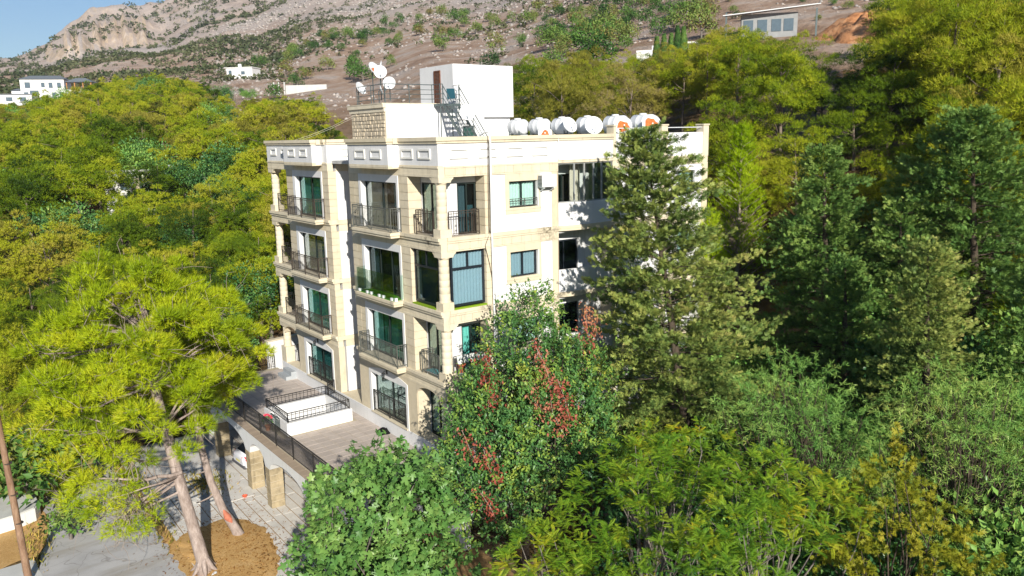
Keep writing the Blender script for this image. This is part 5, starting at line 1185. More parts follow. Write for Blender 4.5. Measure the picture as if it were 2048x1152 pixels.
# ---- the big umbrella pine at the left with its two trunks
def big_pine():
    rng = np.random.default_rng(21); base = G3((-9.63,3.76,YZ+.15)); t = own('pine_tree', base, 'large bright yellow green pine over the yard, thick trunk rooted in orange soil')
    mb = MB(); tp = [(-9.60,3.70,-4.1),(-9.63,3.78,-3.3),(-9.82,4.25,-1.6),(-10.05,4.75,.3),(-10.25,5.1,2.2),(-10.45,5.35,4.2),(-10.5,5.5,6.3),(-10.4,5.6,8.2)]
    mb.tube(tp, [.40,.27,.235,.22,.20,.17,.11,.05], 14, caps=False)
    for a in range(6): q = 2*math.pi*a/6+.3; mb.tube([(-9.63+.12*math.cos(q),3.77+.12*math.sin(q),-3.1),(-9.62+.33*math.cos(q),3.77+.33*math.sin(q),-3.45),(-9.62+.62*math.cos(q),3.77+.62*math.sin(q),-3.66)],[.13,.10,.03],6,caps=False)
    mb.build('trunk', M['pine_bark'], t)
    cen = G3((-10.75,5.0,5.5)); C = crown_points(rng, 215, cen, (4.35,4.2,3.8), .52, -.80, .20)
    low = C[:,2] < 2.5; C[low,2] = np.maximum(C[low,2], 1.5)
    keep = ~((C[:,2] < 3.2) & (C[:,0] > -8.4) & (C[:,1] < 4.0)); C = C[keep]
    ex = np.array([(-10.8,3.1,7.0),(-10.2,3.3,7.6),(-11.2,3.2,6.4),(-10.5,2.7,6.2),(-10.0,3.6,8.3),(-11.0,3.9,8.4),(-10.4,4.3,9.0),(-9.8,3.2,6.8),(-10.9,3.4,7.7),(-12.6,3.9,-.9),(-13.0,4.2,-.4),(-12.0,3.8,-1.0),(-11.5,4.0,-.6),(-13.5,4.2,.2),(-14.0,4.4,.6),(-13.6,4.3,1.2),(-14.2,4.8,1.9),(-12.9,3.6,.6),(-13.3,4.9,1.0),(-12.3,3.9,.9),(-14.6,5.0,2.8),(-14.9,5.6,3.3),(-12.0,4.6,1.7),(-11.4,4.2,1.5),(-11.9,5.0,.7),(-12.6,4.5,.1),(-11.9,3.9,.2),(-13.9,5.5,1.4)]); C = np.vstack([C, ex])
    cr = rng.uniform(.36,.80,len(C)); f = Fol(); blob_tufts(f, C, cr, 84, rng, TU7, .29, .62, .75, cen=cen)
    o = link('needles', f.mesh('needles', M['pine_near']), t)
    lb = MB(); tw = MB(); hub = [G3(p_) for p_ in tp[3:]]
    for i, q in enumerate(C):
        h = hub[int(np.argmin([abs(p_[2]-(q[2]-1.2)) + .2*rng.random() for p_ in hub]))]
        if i % 4 == 0: limb(lb, h, q, .075, .018, rng, .16, 6, 5)
        for k in range(3): e = q + rng.normal(0,.55,3); limb(tw, q+rng.normal(0,.12,3)-G3((0,0,.15)), e, .014, .006, rng, .25, 4, 3)
    # bare limbs at the left below the crown
    for a, b, r in (((-9.95,4.6,.5),(-12.9,4.4,1.15),.10),((-10.0,4.7,.15),(-12.3,3.9,-.2),.075),((-9.93,4.5,-.2),(-12.2,4.2,-.5),.06),((-10.1,4.8,1.2),(-11.8,4.0,1.7),.08)):
        p_ = limb(lb, a, b, r, .03, rng, .14, 7, 7)
        for k in range(9): s_ = p_[rng.integers(3,7)]; limb(tw, s_, s_+G3((rng.uniform(-1.0,.5),rng.uniform(-.6,.4),rng.uniform(-1.5,.2))), .022, .007, rng, .35, 5, 4)
    for k in range(90): a = G3((-12.3,4.0,-.3))+rng.normal(0,1,3)*G3((.42,.3,.5)); limb(tw, a, a+rng.normal(0,1,3)*G3((.45,.35,.5)), .013, .005, rng, .3, 4, 3)
    lb.build('limb', M['pine_bark'], t); tw.build('dead_twig', M['twig'], t)
big_pine()
def second_pine():
    rng = np.random.default_rng(22); base = G3((-7.5,5.85,YZ+.12)); t = own('pine_tree', base, 'second pine with a thin leaning trunk and peeling red bark')
    mb = MB(); tp = [(-7.4,5.75,-4.0),(-7.62,6.0,-3.3),(-7.95,6.4,-2.5),(-8.25,6.8,-1.2),(-8.45,7.1,.4),(-8.5,7.3,2.2),(-8.3,7.4,4.0),(-8.1,7.4,5.6)]
    mb.tube(tp, [.30,.21,.18,.165,.15,.13,.09,.04], 12, caps=False)
    for p_, d in (((-8.15,6.65,-1.7),(-.9,-.25,-.1)),((-8.3,6.9,-.6),(-.55,-.3,.05))): limb(mb, G3(p_), G3(p_)+G3(d), .05, .02, rng, .1, 4, 6)
    mb.build('trunk', M['pine_bark'], t)
    pm = MB(); pm.tube([(-7.66,5.93,-3.15),(-7.86,6.16,-2.75),(-8.0,6.33,-2.35)],[.03,.165,.03],10,caps=False); pm.build('peeled_bark', simple('red_inner_bark',(.45,.16,.10),.9,0,.1,.3,8), t)
    cen = G3((-8.0,7.3,3.4)); C = crown_points(rng, 76, cen, (2.0,2.1,1.8), .40, -.75, .2); cr = rng.uniform(.36,.70,len(C)); f = Fol(); blob_tufts(f, C, cr, 84, rng, TU7, .29, .58, .75, cen=cen); link('needles', f.mesh('needles', M['pine_near']), t)
    lb = MB()
    for i, q in enumerate(C):
        if i % 3 == 0: limb(lb, tp[5 if q[2] < 4 else 6], q, .05, .014, rng, .16, 5, 5)
    lb.build('limb', M['pine_bark'], t)
second_pine()
# ---- conifers with sweeping sprays
def conifer(base, apex, Rb, label, mat, seed, narm=190, Ls=.42, prof=.85, droop=.12, nsp=34, loc_z=None, lean=(0,0), group=None, gap=.0):
    rng = np.random.default_rng(seed); base = G3(base); apex = G3(apex); H = apex[2]-base[2]; t = own('cypress_tree', base, label, 'tree', group)
    mb = MB(); ax = lambda h: base+(apex-base)*h
    mb.tube([ax(-.06),ax(.25),ax(.6),ax(.97)], [.30,.22,.13,.02], 8, caps=False); mb.build('trunk', M['bark_dark'], t)
    f = Fol(); lb = MB()
    for i in range(narm):
        h = .05+.94*(i+rng.uniform(-.4,.4))/narm; a = i*2.39996+rng.uniform(-.5,.5); R = Rb*((1-h)**prof)*(.46+.66*rng.random()**1.2)*(1+.20*math.sin(3*a+5*h)) + .16
        up = rng.uniform(-.12,.30)+.35*h; d = G3((math.cos(a),math.sin(a),up)); d /= np.linalg.norm(d); p0 = ax(h); tone = rng.uniform(-.14,.16)
        m_ = max(3, int(nsp/9*R/Rb)+2)
        for s0 in np.linspace(.30,1.0,m_):               # side plumes along the arm
            s0 = s0+rng.uniform(-.06,.03); st = p0+d*R*s0+G3((0,0,-droop*R*s0*s0)); side = G3((-d[1],d[0],0))*rng.choice([-1,1])*(1-.75*s0)
            pd = d*.8+side*rng.uniform(.3,1.0)+G3((0,0,rng.uniform(-.12,.34))); pd /= np.linalg.norm(pd); L = rng.uniform(.45,.95)*(.55+.45*R/Rb); n = 17
            t_ = rng.uniform(0,1,n); P = st+pd*(L*t_)[:,None]+rng.normal(0,1,(n,3))*(.085*(1.15-t_))[:,None]; A = pd+rng.normal(0,.42,(n,3))+G3((0,0,.10)); N = G3((0,0,1))+rng.normal(0,.6,(n,3))
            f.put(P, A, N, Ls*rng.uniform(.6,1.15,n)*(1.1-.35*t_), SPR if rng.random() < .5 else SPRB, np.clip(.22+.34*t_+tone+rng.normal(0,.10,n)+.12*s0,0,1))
        if i % 3 == 0: limb(lb, p0, p0+d*R*.85+G3((0,0,-droop*R*.7)), .05*(1-h)+.012, .008, rng, .08, 4, 4)
    n = 26; P = ax(.9)+(apex-ax(.9))*rng.uniform(0,1.05,n)[:,None]+rng.normal(0,.10,(n,3)); f.put(P, G3((0,0,1))+rng.normal(0,.35,(n,3)), rng.normal(0,1,(n,3)), Ls*.8*rng.uniform(.7,1.1,n), SPR, rng.uniform(.4,.8,n))
    link('foliage', f.mesh('foliage', mat), t); lb.build('limb', M['bark_dark'], t); return t
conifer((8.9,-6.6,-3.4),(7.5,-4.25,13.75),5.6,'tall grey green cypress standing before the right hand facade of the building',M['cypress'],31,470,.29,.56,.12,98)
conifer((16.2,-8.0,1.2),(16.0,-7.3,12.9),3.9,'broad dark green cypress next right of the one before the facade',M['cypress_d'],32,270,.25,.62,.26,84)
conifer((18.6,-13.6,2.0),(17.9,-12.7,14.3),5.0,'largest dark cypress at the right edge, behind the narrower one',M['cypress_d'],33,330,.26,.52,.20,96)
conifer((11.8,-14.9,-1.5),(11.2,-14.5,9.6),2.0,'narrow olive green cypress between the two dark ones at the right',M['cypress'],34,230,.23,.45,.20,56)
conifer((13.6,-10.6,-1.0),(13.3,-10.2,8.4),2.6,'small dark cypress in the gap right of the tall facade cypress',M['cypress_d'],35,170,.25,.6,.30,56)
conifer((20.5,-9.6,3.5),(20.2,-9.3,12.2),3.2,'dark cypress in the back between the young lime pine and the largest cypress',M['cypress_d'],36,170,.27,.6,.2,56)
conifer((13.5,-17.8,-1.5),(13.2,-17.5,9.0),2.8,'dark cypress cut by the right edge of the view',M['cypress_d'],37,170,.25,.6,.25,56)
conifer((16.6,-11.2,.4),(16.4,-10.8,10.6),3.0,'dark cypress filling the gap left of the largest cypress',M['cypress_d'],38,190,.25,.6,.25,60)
# ---- young lime green pine behind the building end
def young_pine(base, H, R, label, seed, nb=70):
    rng = np.random.default_rng(seed); base = G3(base); t = own('young_pine_tree', base, label); f = Fol(); mb = MB(); mb.tube([base-G3((0,0,.6)),base+G3((0,0,H*.5)),base+G3((0,0,H))],[.16,.10,.02],7,caps=False)
    for i in range(nb):
        h = .12+.86*i/nb; a = i*2.4+rng.uniform(-.4,.4); r = R*(1-h)**.75*(.7+.5*rng.random())+.2; p0 = base+G3((0,0,H*h)); d = G3((math.cos(a),math.sin(a),.75)); d /= np.linalg.norm(d)
        n = 26; s_ = rng.uniform(.25,1,n); P = p0+d*(r*s_)[:,None]+G3((0,0,1))*(r*.25*s_**2)[:,None]+rng.normal(0,.13,(n,3)); f.put(P, d*1.1+G3((0,0,.7))+rng.normal(0,.4,(n,3)), rng.normal(0,1,(n,3)), .34*rng.uniform(.7,1.2,n), TU7, np.clip(.2+.5*s_+rng.normal(0,.15,n),0,1)); mb.tube([p0,p0+d*r],[.03,.008],4,caps=False)
    link('needles', f.mesh('needles', M['pine_lime']), t); mb.build('trunk', M['pine_bark'], t)
p_ = at(1490, 46.5); young_pine((p_.x,p_.y,3.0), 10.9, 3.0, 'young lime green pine with upright shoots beside the right end of the building', 51, 110)
p_ = at(1430, 44.0); young_pine((p_.x,p_.y,2.0), 7.5, 1.8, 'small lime green pine in the shade at the foot of the building end', 52, 60)
# ---- fig tree in front
def rosettes(base, blobs, n, leaf_n, L, T, mat, label, name, seed, bark_m, outdir=.9, limb_n=40, leafspread=.16, updir=.55, rmode=0, cat='tree', shoot=0.0, tz=None, hub=None):
    """crown made of leafy shoots on the outside of several rounded masses"""
    rng = np.random.default_rng(seed); base = G3(base); t = own(name, base, label, cat); f = Fol(); pts = []; outs = []
    w = np.array([b[1][0]*b[1][2] for b in blobs]); w = w/w.sum()
    for (c, rad), k in zip(blobs, (w*n).astype(int)+1):
        d = sph(rng, k, -.62); ph = rng.uniform(0,6.28,3); lump = 1+.16*np.sin(d[:,0]*4+ph[0])*np.sin(d[:,1]*4+ph[1])+.08*rng.normal(0,1,k)
        P = G3(c)+d*G3(rad)*(lump*(.55+.45*rng.uniform(0,1,k)**.35))[:,None]; pts.append(P); outs.append(d)
    P = np.concatenate(pts); O = np.concatenate(outs); k = len(P); s_ = rng.uniform(0,1,(k,leaf_n))
    ax = unit(O*outdir+np.array([0,0,updir])+rng.normal(0,.3,(k,3)))
    LP = P[:,None,:]+ax[:,None,:]*(s_*shoot)[:,:,None]+rng.normal(0,leafspread,(k,leaf_n,3)); LA = ax[:,None,:]*.55+unit(rng.normal(0,1,(k,leaf_n,3)))*1.0; LN = ax[:,None,:]+np.array([0,0,.7])+rng.normal(0,.35,(k,leaf_n,3))
    base_r = rng.uniform(0,.45,k)[:,None]; rn = np.clip(base_r+(.45*s_ if rmode else .4*rng.uniform(0,1,(k,leaf_n)))+rng.uniform(0,.15,(k,leaf_n)),0,1)
    f.put(LP.reshape(-1,3), LA.reshape(-1,3), LN.reshape(-1,3), (L*rng.uniform(.6,1.2,(k,leaf_n))).ravel(), T, rn.ravel()); link('leaves', f.mesh('leaves', mat), t)
    mb = MB(); hb = G3(hub) if hub is not None else base+G3((0,0,1.5)); mb.tube([base-G3((0,0,.5)),base+(hb-base)*.5,hb],[.20,.16,.13],8,caps=False); mb.build('trunk', bark_m, t); lb = MB()
    for q in P[rng.choice(k, min(k, limb_n), False)]: limb(lb, hb+rng.normal(0,.1,3), q, .06, .012, rng, .14, 5, 5)
    lb.build('limb', bark_m, t); return t
rosettes((-6.9,-6.5,-3.8),[((-7.3,-6.6,1.9),(1.6,1.6,1.6)),((-8.0,-5.9,.4),(1.6,1.5,1.6)),((-6.3,-7.2,2.4),(1.6,1.5,1.5)),((-7.6,-8.0,.6),(1.7,1.6,1.7)),((-6.1,-6.0,3.0),(1.1,1.1,1.0)),((-5.6,-6.6,1.2),(1.4,1.4,1.7)),((-7.7,-5.2,2.4),(.9,.9,.9)),((-8.6,-7.2,-.4),(1.3,1.3,1.5)),((-6.4,-8.6,-.2),(1.6,1.5,1.6)),((-6.9,-5.2,3.1),(.65,.65,.85))],620,11,.27,FIGT,M['fig'],'big leaved fig tree in the foreground covering the end of the terrace','fig_tree',61,M['bark_grey'],1.0,60,.13,.5)
# ---- evergreen with red creeper at the building corner
CB = [((1.4,-3.7,4.6),(1.7,1.6,2.7)),((.2,-4.3,3.0),(1.8,1.6,2.4)),((-1.2,-4.4,1.6),(1.7,1.6,2.0)),((2.5,-4.6,3.0),(1.7,1.6,2.6)),((.8,-5.3,2.0),(1.7,1.5,1.9)),((-1.9,-5.2,-.1),(1.6,1.5,1.7)),((-.9,-5.7,.2),(1.5,1.4,1.5)),((2.8,-5.2,2.0),(1.4,1.3,1.9)),((-2.6,-3.9,.7),(1.2,1.1,1.4)),((2.3,-3.6,6.1),(.95,.95,1.3)),((-.7,-3.4,3.1),(1.2,1.0,1.4)),((4.2,-4.4,3.4),(1.1,1.1,1.9))]
rosettes((.6,-4.6,-3.8),CB,2300,20,.165,LEAF,M['carob'],'dense glossy evergreen tree before the building corner with red creeper on it','evergreen_tree',62,M['bark_dark'],.8,60,.065,.80,1,'tree',.52)
def creeper(label, strands, seed, name='creeper'):
    rng = np.random.default_rng(seed); t = own(name, strands[0][0], label, 'creeper'); f = Fol(); mb = MB()
    for a, b, w, n in strands:
        o_ = G3((-.22,-.36,.05)); n = int(n*1.5); a = G3(a)+o_; b = G3(b)+o_; s_ = rng.uniform(0,1,n); P = a+(b-a)*s_[:,None]+rng.normal(0,w*1.35,(n,3)); f.put(P, rng.normal(0,1,(n,3))+G3((-.2,-.4,-.8)), rng.normal(0,1,(n,3))+G3((-.6,-.8,.4)), .155*rng.uniform(.6,1.2,n), LEAF, np.clip(rng.uniform(0,.60)+rng.uniform(0,.45,n),0,1)); mb.tube([a+rng.normal(0,.05,3),(a+b)/2+rng.normal(0,.1,3),b],[.015,.012,.008],4,caps=False)
    link('leaves', f.mesh('leaves', M['vine']), t); mb.build('stem', M['twig'], t)
creeper('red creeper trailing down through the middle of the glossy evergreen', [((.95,-4.75,5.9),(1.15,-5.6,4.4),.13,120),((.35,-5.0,4.7),(.75,-5.7,3.4),.12,100),((1.3,-5.7,4.6),(1.5,-6.2,3.1),.16,120),((1.0,-5.7,4.0),(1.25,-6.2,2.6),.22,110)], 71)
creeper('red and yellow creeper hanging at the left side of the evergreen by the laundry', [((-.35,-3.5,5.6),(-.7,-3.9,4.2),.14,90),((-.6,-3.8,4.6),(-.9,-4.3,3.0),.16,110),((-.2,-3.6,4.4),(-.4,-4.4,2.6),.2,90)], 72)
creeper('dark red creeper against the dark first floor loggia opening', [((4.0,-4.3,6.9),(4.05,-4.6,5.2),.12,90),((4.5,-4.2,6.6),(4.5,-4.5,5.6),.10,60),((3.7,-4.3,5.9),(3.75,-4.6,4.3),.12,60)], 73)
creeper('pale red creeper low on the left flank of the evergreen', [((-2.3,-4.6,3.2),(-2.1,-5.1,2.2),.12,60),((-1.9,-5.3,2.6),(-1.6,-5.9,1.4),.13,90),((-2.6,-6.2,1.5),(-2.35,-6.7,.6),.14,80)], 74)
# ---- feathery yellow green trees in front
def feathery(base, blobs, n, label, seed, L=.31, fr=13, hub=None):
    rng = np.random.default_rng(seed); base = G3(base); t = own('feathery_tree', base, label, 'tree', None); f = Fol(); P = []; O = []
    w = np.array([b[1][0]**2 for b in blobs]); w = w/w.sum()
    for (c, rad), k in zip(blobs, (w*n).astype(int)+2):
        d = sph(rng, k, -.35); P.append(G3(c)+d*G3(rad)*(.62+.42*rng.uniform(0,1,k)**.5)[:,None]); O.append(d)
    P = np.concatenate(P); O = np.concatenate(O); k = len(P)
    az = rng.uniform(0,6.28,(k,fr)); A = np.stack([np.cos(az),np.sin(az),rng.uniform(-.15,.75,(k,fr))],2)+.55*O[:,None,:]; N = np.array([0,0,1.])+rng.normal(0,.28,(k,fr,3))
    rn = np.clip(rng.uniform(0,.45,k)[:,None]+rng.uniform(0,.5,(k,fr)),0,1); yel = rng.uniform(0,1,k) < .13; rn[yel] = np.clip(rn[yel]+.5,0,1)
    f.put((P[:,None,:]+rng.normal(0,.06,(k,fr,3))).reshape(-1,3), A.reshape(-1,3), N.reshape(-1,3), (L*rng.uniform(.6,1.15,(k,fr))).ravel(), FRND, rn.ravel()); link('leaves', f.mesh('leaves', M['jac']), t)
    hb = G3(hub) if hub is not None else base+(G3(np.mean([b[0] for b in blobs],0))-base)*.45
    mb = MB(); mb.tube([base-G3((0,0,.5)),base+(hb-base)*.5+rng.normal(0,.1,3),hb],[.19,.15,.12],8,caps=False); mb.build('trunk', M['bark_grey'], t); lb = MB()
    for q in P[::8]: limb(lb, hb+(q-hb)*rng.uniform(0,.3), q-G3((0,0,.08)), .042, .012, rng, .16, 5, 5)
    lb.build('limb', M['bark_grey'], t)
feathery((-1.2,-12.9,-4),[((-2.2,-12.6,3.0),(1.7,1.6,1.2)),((-.9,-12.2,3.6),(1.5,1.5,1.1)),((-.2,-13.4,3.9),(1.3,1.2,1.0)),((-1.6,-14.2,2.7),(1.5,1.5,1.2)),((-2.8,-13.6,2.0),(1.2,1.2,1.0))],190,'feathery yellow green tree in the foreground right of the dark gap',81)
feathery((-4.9,-12.6,-4),[((-5.2,-12.6,2.1),(1.4,1.3,1.0)),((-4.2,-12.0,2.0),(1.2,1.2,1.0)),((-5.6,-13.6,1.7),(1.3,1.2,1.0)),((-3.8,-13.4,1.9),(1.2,1.2,.9))],140,'feathery yellow green tree at the bottom edge beside the wooden post',82)
feathery((1.2,-15.4,-4),[((.6,-15.2,3.7),(1.6,1.5,1.1)),((1.9,-14.9,3.4),(1.4,1.4,1.1)),((-.4,-15.9,3.5),(1.4,1.4,1.0)),((1.6,-16.4,3.3),(1.4,1.3,1.0))],165,'feathery yellow green tree with visible pale forked limbs, in the lower right middle',83)
feathery((-2.4,-16.6,-4),[((-3.2,-16.4,3.2),(1.4,1.4,1.0)),((-2.0,-16.2,3.7),(1.3,1.2,1.0)),((-2.9,-17.4,3.6),(1.3,1.2,.9)),((-1.3,-17.3,3.8),(1.3,1.3,1.0)),((-4.4,-15.4,2.3),(1.0,1.0,.8))],160,'nearest feathery yellow green tree along the bottom edge of the view',84)
feathery((1.4,-10.4,-4),[((1.2,-10.6,2.6),(1.4,1.3,1.0)),((2.4,-10.4,2.9),(1.3,1.2,1.0)),((.3,-11.3,2.9),(1.1,1.1,.9)),((3.2,-11.3,2.9),(1.2,1.2,1.0))],140,'feathery yellow green tree at the foot of the tall facade cypress',85)
# ---- thin leaved grey green acacias
def acacia(base, blobs, n, label, seed, mat, L=.18, name='acacia_tree', per=34, T=None, drop=-.35):
    rng = np.random.default_rng(seed); base = G3(base); t = own(name, base, label, 'tree'); f = Fol(); P = []; O = []
    w = np.array([b[1][0]**2 for b in blobs]); w = w/w.sum()
    for (c, rad), k in zip(blobs, (w*n).astype(int)+2):
        d = sph(rng, k, -.5); P.append(G3(c)+d*G3(rad)*(.45+.58*rng.uniform(0,1,k)**.5)[:,None]); O.append(d)
    P = np.concatenate(P); O = np.concatenate(O); k = len(P); ax = unit(O+np.array([0,0,.25])+rng.normal(0,.45,(k,3))); s_ = rng.uniform(0,1,(k,per))
    LP = P[:,None,:]+ax[:,None,:]*(s_*.75)[:,:,None]+np.array([0,0,drop])*(s_**2*.75)[:,:,None]; LA = ax[:,None,:]*.8+rng.normal(0,.75,(k,per,3))+np.array([0,0,-.15])
    rn = np.clip(rng.uniform(0,.5,k)[:,None]+.25*s_+rng.uniform(0,.3,(k,per)),0,1)
    f.put(LP.reshape(-1,3), LA.reshape(-1,3), rng.normal(0,1,(k*per,3))+np.array([0,0,.5]), (L*rng.uniform(.6,1.2,(k,per))).ravel(), T or BLD, rn.ravel()); link('leaves', f.mesh('leaves', mat), t)
    hb = base+(G3(np.mean([b[0] for b in blobs],0))-base)*.5; mb = MB(); mb.tube([base-G3((0,0,.5)),(base+hb)/2+rng.normal(0,.1,3),hb],[.2,.15,.11],8,caps=False); mb.build('trunk', M['bark_dark'], t); lb = MB()
    for q in P[::4]: limb(lb, hb, q, .045, .01, rng, .14, 5, 4)
    lb.build('limb', M['bark_dark'], t)
acacia((6.2,-13.0,-3.6),[((5.4,-12.8,4.0),(1.8,1.6,1.5)),((6.8,-12.4,4.4),(1.7,1.6,1.4)),((6.2,-14.0,3.2),(1.8,1.6,1.5)),((7.8,-13.3,3.2),(1.6,1.5,1.5)),((4.6,-12.0,3.5),(1.2,1.2,1.1)),((5.2,-14.6,1.6),(1.5,1.4,1.4)),((6.4,-15.4,1.4),(1.5,1.4,1.3)),((7.6,-14.6,1.2),(1.5,1.4,1.3))],700,'blue green thin leaved tree in the right foreground below the dark cypresses',91,M['acacia'])
acacia((8.6,-17.6,-3.6),[((7.6,-17.0,4.2),(1.7,1.6,1.4)),((8.8,-16.6,4.9),(1.6,1.5,1.2)),((9.2,-18.0,4.4),(1.7,1.6,1.4)),((8.0,-18.4,3.1),(1.6,1.5,1.4)),((7.2,-16.0,3.2),(1.3,1.3,1.3)),((10.3,-17.0,3.9),(1.5,1.5,1.4)),((6.4,-17.2,1.6),(1.5,1.4,1.4)),((7.8,-19.2,1.4),(1.6,1.5,1.5)),((9.4,-19.4,2.8),(1.5,1.4,1.4)),((5.6,-19.4,.8),(1.4,1.4,1.4))],800,'grey green thin leaved tree at the right edge, next to the golden one',92,M['acacia'])
acacia((3.0,-18.2,-3.8),[((2.9,-18.0,3.7),(.60,.60,1.6)),((3.6,-18.6,2.6),(.7,.7,1.1)),((2.3,-17.5,2.0),(.6,.6,.9))],70,'golden yellow slender tree in the lower right corner',93,M['gold'],.20,'golden_tree',30,SPRB,-.15)
acacia((4.6,-17.0,-3.8),[((4.8,-16.6,2.2),(1.0,1.0,1.1)),((3.9,-15.9,1.5),(1.0,1.0,1.1)),((3.9,-19.6,1.4),(.8,.8,.9))],70,'dull golden bush behind the slender golden tree',94,M['gold'],.20,'golden_bush',26,SPRB,-.15)
# undergrowth in the deep shade
for i, (x, y, z, s) in enumerate([(4.5,-8.6,-3.6,1.6),(6.6,-9.6,-3.5,1.6),(9.6,-9.4,-2.6,1.5),(10.6,-11.6,-2.6,1.6),(8.8,-10.8,-3.2,1.5),(12.5,-5.0,-2.2,1.5),(5.5,-4.4,-3.2,1.4),(14.2,-4.4,-.8,1.4),(15.6,-13.0,.5,1.6),(17.8,-9.8,2.5,1.5),(7.0,-15.4,-3.8,1.6),(4.8,-13.6,-4,1.5),(.2,-13.9,-4.2,1.4),(10.5,-14.0,-2.8,1.6),(20.5,-5.5,5.0,1.3),(4.6,-20.4,-3.8,1.7),(6.6,-20.6,-3.6,1.8),(8.6,-20.8,-3.4,1.9),(3.4,-19.8,-3.9,1.4),(2.0,-19.0,-4,1.4),(10.4,-19.8,-3,1.9),(12,-19.5,-2.6,2),(14.5,-18.5,-1.5,1.9),(16.6,-17.4,0,1.9),(5.6,-18.4,-3.7,1.6)]):
    put_tree('shade_bush', FB[i % 2], (x,y,z), s*1.15, i*1.3, 'dark bush growing in the deep shade between the trees below the right hand facade', 'bush', 'shade bushes below the facade')
# ---- glossy dark bush behind the terrace, left of the building
p_ = at(470, 52.5); rosettes((p_.x,p_.y,p_.z),[((-2.9,21.9,2.0),(1.5,1.5,1.7)),((-2.2,22.2,3.0),(1.3,1.3,1.3)),((-3.6,22.3,3.4),(1.2,1.2,1.2)),((-1.9,21.6,1.2),(1.1,1.1,1.3))],330,18,.15,LEAF,M['carob'],'dark green glossy bush behind the far end of the terrace','evergreen_bush',95,M['bark_dark'],.8,30,.10,.7,1,'bush',.4)
for i, (u, D, k, s) in enumerate([(60,46,7,.72),(10,44,7,.7),(-60,47,7,.85),(120,50,1,.8),(190,53,7,.85),(250,50,3,.8),(330,56,7,.9),(400,58,7,.9),(455,62,7,.95),(500,66,7,1.0),(540,70,7,1.0),(300,62,1,1.1),(150,58,7,1.0),(40,54,7,1.0),(430,72,7,1.05),(520,78,7,1.05),(585,76,7,1.0),(360,68,7,1.05)]):
    p_ = at(u, D); put_tree('pine_tree', PP[k], (p_.x,p_.y,p_.z-.3), s, i*1.1, 'low dense pine at the near edge of the forest, behind the big umbrella pine', 'tree', 'near edge pines of the left forest')
for i, (u, D, s) in enumerate([(20,42,1.3),(-40,43,1.3),(40,38.5,.8)]):
    p_ = at(u, D); put_tree('roadside_shrub', BP[i], (p_.x,p_.y,p_.z-.1), s, i, ['grey green shrub at the left edge above the dry grass','dark shrub half cut off by the left edge of the view','small shrub in the dry grass at the left edge'][i], 'shrub', None)
# ------------------------------------------------------------------ poles, wires, roadside things
def pole(name, a, b, r0, r1, label, mat):
    t = thing(name, a, label, 'pole'); mb = MB(); mb.tube([a, tuple((Vector(a)+Vector(b))/2), b], [r0,(r0+r1)/2,r1], 12); mb.build('shaft', mat, t); return t
M['pole_wood'] = bark('pole_wood', (.16,.085,.05), (.40,.27,.18), 4); M['post_dark'] = bark('old_post_wood', (.045,.022,.015), (.15,.08,.06), 6)
t = pole('utility_pole', (-15.45,7.7,YZ-.3), (-15.75,8.35,5.6), .145, .10, 'brown wooden utility pole at the left edge beside the road', M['pole_wood']); mb = MB()
for z in (-1.2,.0,1.3): mb.lathe([(.15,-.02),(.152,.0),(.15,.02)],(-15.52-.03*z,7.87+.07*(z+1),z),12)
mb.build('steel_band', M['iron_brown'], t)
t = pole('wooden_post', (-5.05,-6.6,-3.9), (-5.05,-6.62,2.0), .13, .12, 'dark wooden post with a pale cable standing among the foreground leaves', M['post_dark']); mb = MB(); mb.tube([(-5.19,-6.62,-3),(-5.20,-6.66,.6),(-5.22,-6.68,1.35),(-5.12,-6.75,1.75),(-5.05,-6.7,2.02)],.016,6); mb.build('cable', M['white_plastic'], t)
t = thing('overhead_cable', (3.4,14.6,15.1), 'pair of pale overhead cables running down from the rubble stone roof room', 'cable'); mb = MB()
for k in (0,.10):
    a = G3((3.42,14.3,15.0-k)); b = G3((-.10,18.9,13.7)); b2 = G3((.9,17.6,13.62-k)); mb.tube([a,(a*2+b2)/3-G3((0,0,.10)),(a+b2*2)/3-G3((0,0,.10)),b2],.008,5)
mb.build('cable', M['curtain_c'], t)
t = thing('white_block', (-16.2,15.4,YZ), 'low white rendered block with rounded corner at the left edge by the road', 'block')
mb = MB(); out = [(-20,12.6),(-15.2,13.3),(-14.5,13.6),(-14.25,14.2),(-14.3,15.2),(-14.8,15.9),(-20,17.2)]; mb.prism(out, YZ-.2, YZ+.62); mb.build('wall', M['plaster_old'], t); c_ = MB(); c_.prism([(x*1.0-(x+17)*.012,y-(y-15)*.03) for x, y in out], YZ+.62, YZ+.68); c_.build('top_slab', M['slab2'], t)
t = thing('flower_pot', (-4.55,9.6,TZ), 'pink red flowering pot plant behind the terrace railing', 'potted plant'); MB().lathe([(.10,0),(.15,.26),(.17,.26),(.16,.24),(.02,.23)],(-4.55,9.6,TZ),12).build('pot', simple('clay_pot',(.35,.16,.09),.8), t); rg = np.random.default_rng(3); f = Fol(); d = sph(rng=rg,n=90,zmin=-.2); f.put(G3((-4.55,9.6,TZ+.45))+d*.2, d, rg.normal(0,1,(90,3)), rg.uniform(.08,.14,90), LEAF, rg.uniform(0,1,90)); link('leaves', f.mesh('leaves', M['carob']), t); f = Fol(); d = sph(rng=rg,n=70,zmin=0); f.put(G3((-4.55,9.6,TZ+.62))+d*.16, d, rg.normal(0,1,(70,3)), rg.uniform(.08,.14,70), LEAF, rg.uniform(0,.3,70)); m_ = simple('pink_petals',(.75,.05,.10),.7); link('petals', f.mesh('petals', m_), t)
